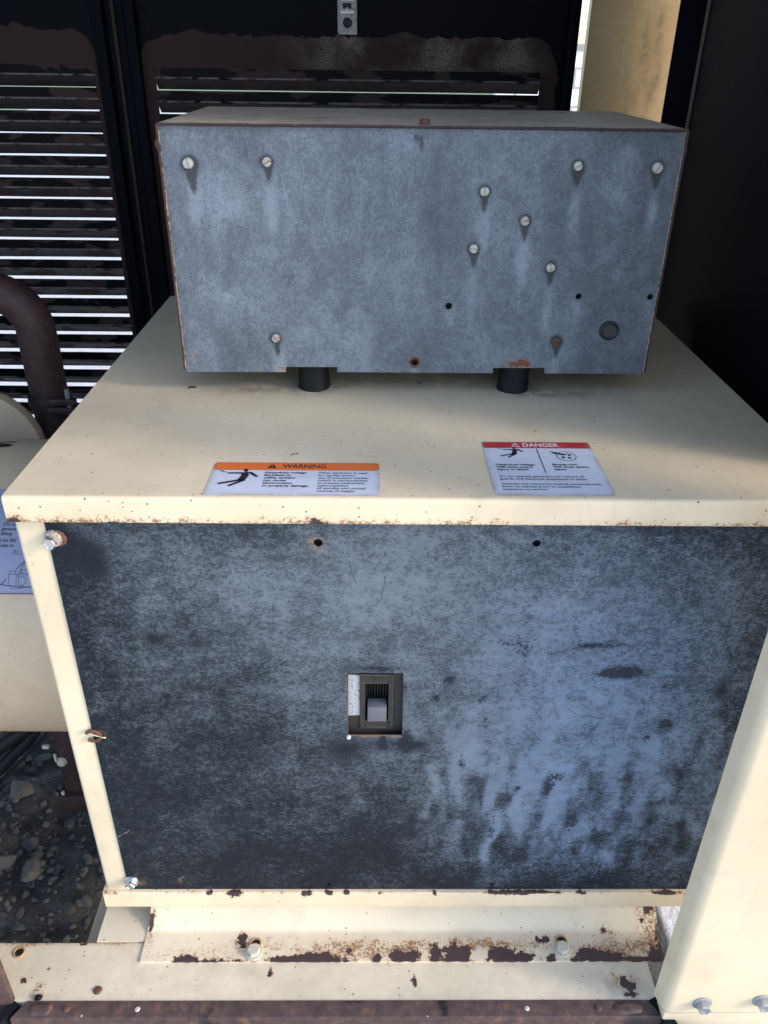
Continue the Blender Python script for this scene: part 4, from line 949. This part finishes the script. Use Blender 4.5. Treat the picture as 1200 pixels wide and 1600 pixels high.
attr(me, 'chip', np.clip(chip, 0, 1.2)); attr(me, 'rust', np.clip(rust, 0, 1)); attr(me, 'dirt', gs(x, y, .29, -.028, .04, .014, .5))
part('bracket_sheet', me, CREAM_WHITE, ft)
CREAM_BOLT = mat_plain('painted_bolt_head', (.52, .48, .40), .5, 0, .12, 200, .4, spot=(.20, .17, .14, .64))
BH = hex_mesh(.0088, .0060, False); BW = washer(.003, .0118, .0024)
for bx, by, lab in ((-.2090, -.0335, None), (.2076, -.0300, None)):
    part('bracket_bolt', BH, CREAM_BOLT, ft, at=(bx, by, -.6851)); part('bolt_washer', BW, CREAM_BOLT, ft, at=(bx, by, -.6874), rot=(0, 0, 0))
    part('slot_hole', lathe([(0, .0003), (.0062, .0003), (.0066, -.004)], 16), BLACK, ft, at=(bx+.0008, by+.0125, -.6872))
    part('slot_rim', tube([(bx+.0008+.0070*math.cos(t), by+.0125+.0066*math.sin(t), -.6868) for t in np.linspace(-.4, math.pi+.4, 14)], .0013, 7), mat_plain('rust_stained_cream', (.40, .24, .12), .7, 0, .4, 200), ft)

sk = thing('skid_beam', (0, -.055, -.79), 'weathered cream cross beam of the skid along the bottom', 'beam')
me = sheet(fillet_line([(-.0175, -.80), (-.0175, -.6905), (-.0955, -.6905), (-.0955, -.80)], .0018, 2), -.004, -.90, .3190, 300, maxlen=.005)
x, y, z = co(me); chip = 0*x; rust = 0*x; tp = (z > -.70)
for cx, cy, rx, ry, a in ((-.1839, -.0585, .0035, .0065, 1.2), (.0057, -.0715, .0036, .0085, 1.2), (.2860, -.0770, .0095, .0065, 1.2), (.2800, -.0690, .005, .006, .9), (.2842, -.0885, .010, .003, 1.0), (-.4833, -.0830, .0, .0, 0), (-.4993, -.0, 0, 0, 0), (-.5040, -.0690, .005, .004, 1.1), (-.4760, -.055, .0025, .003, .9), (-.44, -.020, .006, .0015, .9), (-.3450, -.0225, .003, .002, .8), (-.05, -.047, .02, .0016, .6)):
    if rx: chip += tp*gs(x, y, cx, cy, rx, ry, a)
for cx, cy, rx, ry, a in ((-.4810, -.0800, .010, .014, .95), (-.4700, -.0905, .03, .004, .7), (-.2790, -.0650, .008, .005, .6), (-.3201, -.0617, .010, .007, .6), (-.405, -.0815, .012, .004, .7), (.2800, -.0700, .022, .014, .9), (.255, -.0600, .018, .005, .5), (-.19, -.066, .006, .004, .7), (-.4, -.0185, .15, .003, .8), (-.5240, -.028, .008, .006, .8), (-.53, -.05, .01, .03, .4), (-.02, -.049, .25, .004, .45), (-.52, -.02, .03, .004, .8), (.325, -.06, .01, .012, .5), (0, -.0925, .3, .003, .35)): rust += tp*gs(x, y, cx, cy, rx, ry, a)
attr(me, 'chip', np.clip(chip, 0, 1.2)); attr(me, 'rust', np.clip(rust, 0, 1)); attr(me, 'dirt', tp*(.12+gs(x, y, .28, -.075, .03, .02, .4)))
part('beam_channel', me, CREAM_WHITE, sk)
part('beam_hole', lathe([(0, .0009), (.0052, .0009), (.0056, .0001)], 18), BLACK, sk, at=(-.5240, -.0315, -.6905))
part('hole_rim', tube([(-.5240+.0068*math.cos(t), -.0312+.0068*math.sin(t), -.6898) for t in np.linspace(0, 2*math.pi, 20)], .0013, 7), mat_plain('rusty_rim', (.42, .25, .11), .7, 0, .4, 200), sk)
part('rust_bolt', lathe([(0, .0030), (.004, .0026), (.0055, .001), (.0058, 0)], 14), BOLT_RUST, sk, at=(-.4040, -.0815, -.6906))
# long rail that runs back under the housing (web faces right, floor shows)
sr = thing('skid_rail', (-.40, .25, -.76), 'cream flanged rail running back under the left of the housing', 'beam')
part('top_flange', sheet([(-.4205, -.700), (-.4205, -.6930), (-.3550, -.6930)], -.004, -.0165, 1.05, 60, 'y', maxlen=.02), CREAM_WHITE, sr)
part('web', box(-.4150, -.4100, -.0165, 1.05, -.7560, -.6972), CREAM_WHITE, sr)
part('bottom_flange', box(-.4620, -.3550, -.0165, 1.05, -.7620, -.7560, .001, 1), CREAM_WHITE, sr)
# rusty angle iron along the front with welded mitred ends
ai = thing('angle_iron', (-.09, -.11, -.74), 'rust brown angle iron along the bottom front edge', 'angle iron')
def angle_mesh():
    b = bmesh.new(); nx = 120; vs = []
    prof = [(-.0958, -.6960), (-.0958, -.6885), (-.1150, -.6885), (-.1166, -.6890), (-.1176, -.6905), (-.1180, -.6925), (-.1180, -.76), (-.1130, -.76), (-.1130, -.6960)]
    m = len(prof); V = []; F = []
    for i in range(nx+1):
        t = i/nx
        for (yy, zz) in prof:
            xl = -.4885 + (-.0958-yy)*-.62; xr = .3040 + (-.0958-yy)*.62
            V.append((xl+(xr-xl)*t, yy, zz))
    for i in range(nx):
        for j in range(m): k = (j+1) % m; F.append((i*m+j, i*m+k, (i+1)*m+k, (i+1)*m+j))
    F.append(tuple(range(m))); F.append(tuple(range(nx*m, nx*m+m)))
    me = mesh('angle', V, F); bb = bmesh.new(); bb.from_mesh(me); bmesh.ops.recalc_face_normals(bb, faces=bb.faces); bb.to_mesh(me); bb.free(); smooth(me, 45); return me
part('angle_bar', angle_mesh(), RUST, ai)
DARKEDGE = mat_blackpaint('black_angle_paint', rough=0.35, base=(.010, .011, .015))
def blade(p, q, h, wd):      # slanted return plates at the ends
    P = Vector(p); Q = Vector(q); d = (Q-P).normalized(); n = Vector((-d.y, d.x, 0))*wd
    vs = [P, Q, Q+n, P+n]; vs = [tuple(v) for v in vs]+[(v.x, v.y, v.z-h) for v in vs]
    return mesh('blade', vs, [(0, 1, 2, 3), (4, 7, 6, 5), (0, 4, 5, 1), (1, 5, 6, 2), (2, 6, 7, 3), (3, 7, 4, 0)])
part('end_return', blade((.3060, -.0958, -.6895), (.3390, -.1700, -.6895), .06, .014), DARKEDGE, ai)
part('end_return', blade((-.4990, -.0985, -.6895), (-.5290, -.1500, -.6895), .06, -.010), DARKEDGE, ai)
def weld(cx, cy, rx, ry, h, seed):
    vs = []; fs = []; n, m = 26, 7
    for j in range(m):
        r = j/(m-1)
        for i in range(n):
            a = 2*math.pi*i/n; k = 1+.16*mnoise.noise(Vector((math.cos(a)*2+seed, math.sin(a)*2, r*2)))
            e = (abs(math.cos(a))**3+abs(math.sin(a))**3)**(-1/3)
            vs.append((cx+rx*r*k*math.cos(a)*e, cy+ry*r*k*math.sin(a)*e, -.6885+h*(1-r**4)+.0006*mnoise.noise(Vector((i*.7, j, seed)))))
    for j in range(m-1):
        for i in range(n): fs.append((j*n+i, j*n+(i+1) % n, (j+1)*n+(i+1) % n, (j+1)*n+i))
    me = mesh('weld', vs, fs); smooth(me, 60); return me
part('weld_lump', weld(-.4690, -.1060, .0150, .0080, .0030, 1.0), RUST, ai); part('weld_lump', weld(.2760, -.1060, .0200, .0075, .0030, 7.0), RUST, ai)
part('weld_lump', weld(-.4760, -.0915, .0045, .0040, .0035, 3.0), DARKEDGE, ai)
DROP = mat_plain('pale_droplet', (.50, .47, .42), .4, 0, .1)
for dx_, dy_, r in ((-.3465, -.1062, .0036), (.1469, -.1062, .0034), (-.4700, -.1030, .0011), (-.4140, -.1140, .0014), (.02, -.1155, .0010)): part('paint_drop', lathe([(0, r*.5), (r*.6, r*.42), (r, 0)], 14), DROP, ai, at=(dx_, dy_, -.6886))
part('rust_nut', lathe([(0, .002), (.003, .0018), (.0042, .0), ], 8), BOLT_RUST, ai, at=(-.4360, -.1060, -.6886)); part('rust_nut', lathe([(0, .002), (.003, .0018), (.0042, .0), ], 8), BOLT_RUST, ai, at=(.2384, -.1060, -.6886))

# rusty upright at the far left bottom
ru = thing('rusty_upright', (-.545, -.10, -.75), 'rust brown steel upright cut off at the lower left corner', 'post')
part('upright_plate', box(-.60, -.5060, -.0990, -.0890, -.7150, -.45, .003), RUST, ru)
part('cream_tab', box(-.60, -.5150, -.1230, -.1010, -.7180, -.7120, .002), CREAM_WHITE, ru)

# cream front corner post of the enclosure
ep = thing('enclosure_post', (.40, -.10, -.72), 'smooth cream corner post of the enclosure at the right', 'post')
line = [(.3100, -.0950), (.3165, -.1180), (.62, -.1180)]
prof = fillet_line(line, .010, 7); L, O = offset_profile(prof, -.0025); ring = L+O[::-1]; m = len(ring); vs = []; fs = []; nzs = 90
for i in range(nzs+1):
    zz = -.6760+(1.02+.6760)*i/nzs
    for k, q in enumerate(ring):
        vs.append((q[0], q[1], zz))
for i in range(nzs):
    for j in range(m): k = (j+1) % m; fs.append((i*m+j, i*m+k, (i+1)*m+k, (i+1)*m+j))
for j in range(m//2-1): fs.append((j, j+1, m-2-j, m-1-j))
me = mesh('post', vs, fs); b = bmesh.new(); b.from_mesh(me); bmesh.ops.recalc_face_normals(b, faces=b.faces); b.to_mesh(me); b.free(); smooth(me, 60)
x, y, z = co(me); attr(me, 'rust', np.clip(gs(x, z, .33, -.672, .02, .004, .45)+gs(x, z, .40, -.665, .01, .004, .2), 0, 1)); attr(me, 'chip', 0*x); attr(me, 'dirt', 0*x)
part('post_sheet', me, CREAM_POST, ep)
part('base_flange', box(.3160, .62, -.1195, -.0960, -.720, -.6775, .002), CREAM_POST, ep)
HB = hex_mesh(.0085, .0085); FW = lathe([(.003, 0), (.0118, 0), (.0120, .0010), (.0100, .0024), (.003, .0026)], 26, '-y')
for bx, bz in ((.3600, -.6555), (.4335, -.6500)):
    part('bolt_washer', FW, BOLT_GREY, ep, at=(bx, -.1181, bz)); part('post_bolt', HB, BOLT_GREY, ep, at=(bx, -.1200, bz), rot=(R(90), 0.25, 0))

# ------------------------------------------------------------------ engine side at the left
al_ = thing('alternator_body', (-.75, .308, -.5365), 'cream cylindrical alternator body with a violet lifting decal', 'alternator')
SY, SZ, SR = .308, -.324, .2125
part('drum', lathe([(0, -1.25), (SR-.01, -1.25), (SR, -1.24)] + [(SR, -1.24+i*.04) for i in range(1, 20)] + [(SR, -.4075), (SR-.01, -.4040), (0, -.4040)], 72, 'x'), CREAM_DRUM, al_, at=(0, SY, SZ))
def on_drum(me, h=0.0006):
    for v in me.vertices:
        s_, t_ = v.co.x, v.co.y; a = t_/SR; v.co = Vector((s_, SY-(SR+h+v.co.z)*math.cos(a), SZ+(SR+h+v.co.z)*math.sin(a)))
    return me
dc = part('lifting_decal', on_drum(grid_rect(-.63, -.418, .1160, .2550, 0.0, .002, 30, 40, .0015)), ST_LAV, al_, label='pale violet decal with lifting instructions and a drawing')
def dtext(tx, x, v, cap, shear=.22, bold=.006):
    me = text_mesh(tx, cap/.70, bold, shear); 
    for q in me.vertices: q.co.x += x; q.co.y += v
    return me
bm_ = [dtext('Do not', -.5118, .2013, .0046), dtext('genera', -.5125, .1948, .0046), dtext('lifting', -.5128, .1883, .0046), dtext('Use lifti', -.5124, .1800, .0046), dtext('holes in', -.5150, .1733, .0046), dtext('SLI', -.4941, .1663, .0036, .22, 0)]
part('decal_lettering', on_drum(join(bm_), .0009), INK, dc)
dr = {'a': [(-.5054, .1271), (-.4818, .1524), (-.470, .165)], 'b': [(-.5065, .1272), (-.4925, .1257), (-.482, .1243), (-.4600, .1245)]}
thick = stroke(dr['a'], .0010)+stroke(dr['b'], .0009)+stroke([(-.4760, .158), (-.4806, .1497), (-.4845, .14)], .0007)
thin = []
for l in ([(-.4956, .1397), (-.4956, .1438), (-.4883, .1438), (-.4881, .14)], [(-.4963, .1262), (-.4962, .1397), (-.4846, .14), (-.4841, .1254)], [(-.4872, .1397), (-.487, .1257)], [(-.4838, .1368), (-.478, .1368), (-.4755, .1339), (-.4756, .1298), (-.4775, .1272), (-.4833, .1266)],
          [(-.494, .1254), (-.4939, .123), (-.4814, .1222), (-.4815, .1249)], [(-.4816, .1392), (-.4818, .1427), (-.4807, .1427), (-.4809, .1456), (-.470, .1456)], [(-.4822, .1392), (-.465, .1392)], [(-.4809, .1257), (-.478, .1257), (-.4779, .1231), (-.4808, .1231), (-.4809, .1257)], [(-.4965, .1645), (-.478, .1645)], [(-.4818, .1410), (-.470, .1412)]): thin += stroke(l, .00045)
part('decal_drawing', on_drum(poly2d(thick+thin), .0009), INK, dc)
part('decal_border', on_drum(poly2d(stroke([(-.63, .1162), (-.56, .1162), (-.50, .1162), (-.418, .1162)], .0009)), .0009), INK, dc)
# peeled paint on top of the drum
pk = [(-.625, .352), (-.585, .352), (-.556, .3555), (-.5505, .3640), (-.560, .3690), (-.572, .3715), (-.60, .373), (-.625, .373)]
part('peeled_patch', on_drum(poly2d([pk, [(-.575, .3755), (-.556, .3765), (-.548, .3800), (-.557, .3815), (-.570, .3800), (-.58, .379)]]), .0004), RUST_DARK, al_)

ac = thing('air_cleaner', (-.70, .55, -.31), 'cream round air cleaner can beside the exhaust pipe', 'air cleaner')
part('can', lathe([(0, .0), (.074, .0), (.079, .001), (.081, .004), (.092, .006), (.098, .010), (.1, .015), (.1, .034), (0, .034)], 48, '-y'), CREAM_DRUM, ac, at=(-.7000, .566, -.2110))
part('can_tab', box(-.6180, -.5950, .525, .545, -.2300, -.1960, .006, 3), CREAM_DRUM, ac)

ex_ = thing('exhaust_pipe', (-.599, .60, -.45), 'thick rusty brown exhaust elbow in front of the louvres', 'exhaust pipe')
pc = [(-.599, .60, -.46), (-.599, .60, -.30), (-.599, .60, -.16), (-.599, .60, -.06), (-.599, .60, -.035)]
pc += [(-.661+.062*math.cos(t), .60, -.033+.062*math.sin(t)) for t in np.linspace(.12, math.pi/2, 12)] + [(-.72, .60, .029), (-.80, .60, .029)]
part('pipe', tube(pc, .0305, 28), RUST_DARK, ex_)
part('clamp_band', lathe([(.031, -.008), (.0345, -.010), (.0355, 0), (.0345, .010), (.031, .008)], 30), RUST_DARK, ex_, at=(-.599, .60, -.150))
part('clamp_lug', box(-.592, -.548, .560, .574, -.162, -.151, .002), RUST_DARK, ex_); part('clamp_lug', box(-.588, -.544, .560, .574, -.147, -.136, .002), RUST_DARK, ex_)
part('clamp_screw', tube([(-.556, .567, -.172), (-.556, .567, -.120)], .004, 10), BOLT_GREY, ex_)

em = thing('engine_mount', (-.545, .25, -.75), 'dark rusty engine mount bracket behind the left post', 'bracket')
part('mount_box', box(-.5560, -.47, .245, .33, -.70, -.535, .004), RUST_DARK, em)
part('mount_cap', weld(0, 0, .020, .014, .012, 2.2), RUST_DARK, em, at=(-.5380, .25, .155))
part('mount_plate', box(-.566, -.46, .236, .3, -.735, -.700, .003), RUST_DARK, em)
part('mount_bolt', lathe([(0, .006), (.006, .005), (.009, 0)], 12, '-y'), CREAM_BOLT, em, at=(-.5490, .2448, -.628))
for q in ((-.5580, -.5540, .240, .2445, -.625, -.6080), (-.569, -.558, .234, .24, -.590, -.583), (-.5615, -.5560, .2395, .2448, -.712, -.694)): part('paint_flake', box(*q, .001, 1), CREAM_BOLT, em)

hz = thing('hose_bundle', (-.62, .20, -.60), 'black hoses and pale cables under the alternator drum', 'hoses')
for k, (x0, z0, x1, z1, r, mt) in enumerate(((-.66, -.600, -.50+.01, -.46, .014, RUBBER), (-.68, -.575, -.52, -.44, .010, RUBBER), (-.66, -.645, -.515, -.475, .012, RUBBER), (-.655, -.660, -.50, -.485, .003, RUBBER), (-.70, -.56, -.545, -.45, .012, RUBBER))):
    part('hose', tube([(x0-.05, .22, z0-.045), (x0, .22, z0), ((x0+x1)/2+.004, .235, (z0+z1)/2-.006), (x1, .26, z1)], r*.8, 12), mt, hz)

# ------------------------------------------------------------------ stones on the dirt
ROCKM = mat_plain('grey_stone', (.112, .105, .100), .9, 0, .35, 40, .8)
ROCKB = mat_plain('brown_stone', (.088, .077, .070), .9, 0, .4, 40, .8)
def rock_mesh(seed, sub=2):
    b = bmesh.new(); bmesh.ops.create_icosphere(b, subdivisions=sub, radius=1.0)
    for v in b.verts:
        p = v.co.copy(); k = 1+.34*mnoise.noise(p*1.1+Vector((seed*3.1, 0, 0)))+.12*mnoise.noise(p*2.6+Vector((0, seed, 0)))
        # flatten on a few random planes for broken faces
        q = p*k
        for j in range(6):
            n = Vector((math.sin(seed*7+j*2.1), math.cos(seed*5+j*1.7), math.sin(seed*3+j*2.9))).normalized(); d = q.dot(n)
            if d > .62: q -= n*(d-.62)*.94
        v.co = q
    me = bpy.data.meshes.new('rock'); b.to_mesh(me); b.free(); smooth(me, 24); return me
RM_ = [rock_mesh(i+1) for i in range(7)]
big = [(-.752, .449, .030, .022, 0, 'large flat grey stone nearest the engine mount'), (-.6716, .2744, .026, .018, 1, 'angular grey stone by the left edge of the housing'), (-.7008, .3431, .021, .012, 2, 'long grey stone lying between the two largest stones'), (-.7267, .2877, .022, .018, 3, 'dark stone cut off at the left edge of the picture'), (-.5509, .2108, .012, .012, 4, 'small pale stone close beside the skid rail'),
       (-.6769, .3108, .013, .011, 5, 'rounded grey stone above the angular one')]
for bx, by, s, h, k, lab in big:
    o = single('rock', RM_[k].copy(), ROCKM, lab, 'rock', at=(bx, by, ground_z(bx, by)+h*.35), rot=(0, 0, k*1.3)); o.scale = (s, s*.8, h*.75)
for i in range(84):
    for _ in range(20):
        bx, by = random.uniform(-.86, -.47), random.uniform(.10, .58)
        if all(math.hypot(bx-q[0], by-q[1]) > q[2]+.012 for q in big): break
    s = random.uniform(.006, .016)
    o = single('rock', RM_[i % 7], None, 'small loose stone on the dark dirt beside the skid', 'rock', 'small stones on the dirt', at=(bx, by, ground_z(bx, by)+s*.12), rot=(random.uniform(-.4, .4), random.uniform(-.4, .4), random.uniform(0, 6)))
    o.scale = (s*random.uniform(.8, 1.4), s, s*random.uniform(.35, .6)); 
    if not RM_[i % 7].materials: RM_[i % 7].materials.append(ROCKM if i % 3 else ROCKB)
gm = []; gt = []
for i in range(2600):
    bx, by = random.uniform(-1.0, -.45), random.uniform(.03, .70); s = .0018+.0085*random.random()**2.6
    gm.append((bx, by, s))
def gravel():
    base = rock_mesh(3, 1); bv = np.array([tuple(v.co) for v in base.vertices]); bf = [tuple(p.vertices) for p in base.polygons]; V = []; F = []
    for bx, by, s in gm:
        a = random.uniform(0, 6); c_, s_ = math.cos(a), math.sin(a); k = len(V); sx = random.uniform(.7, 1.4)
        z0 = ground_z(bx, by)+s*.25
        for v in bv: xx, yy = v[0]*sx, v[1]; V.append((bx+(xx*c_-yy*s_)*s, by+(xx*s_+yy*c_)*s, z0+v[2]*s*.7))
        F += [tuple(q+k for q in f) for f in bf]
    return mesh('gravel', V, F)
single('gravel', gravel(), ROCKM, 'fine grey gravel scattered over the dark dirt', kind='stuff')

# ------------------------------------------------------------------ lift the whole place so that the ground is z = 0
for o in COL.objects:
    if o.parent is None and o.type in ('EMPTY', 'MESH'): o.location.z += G
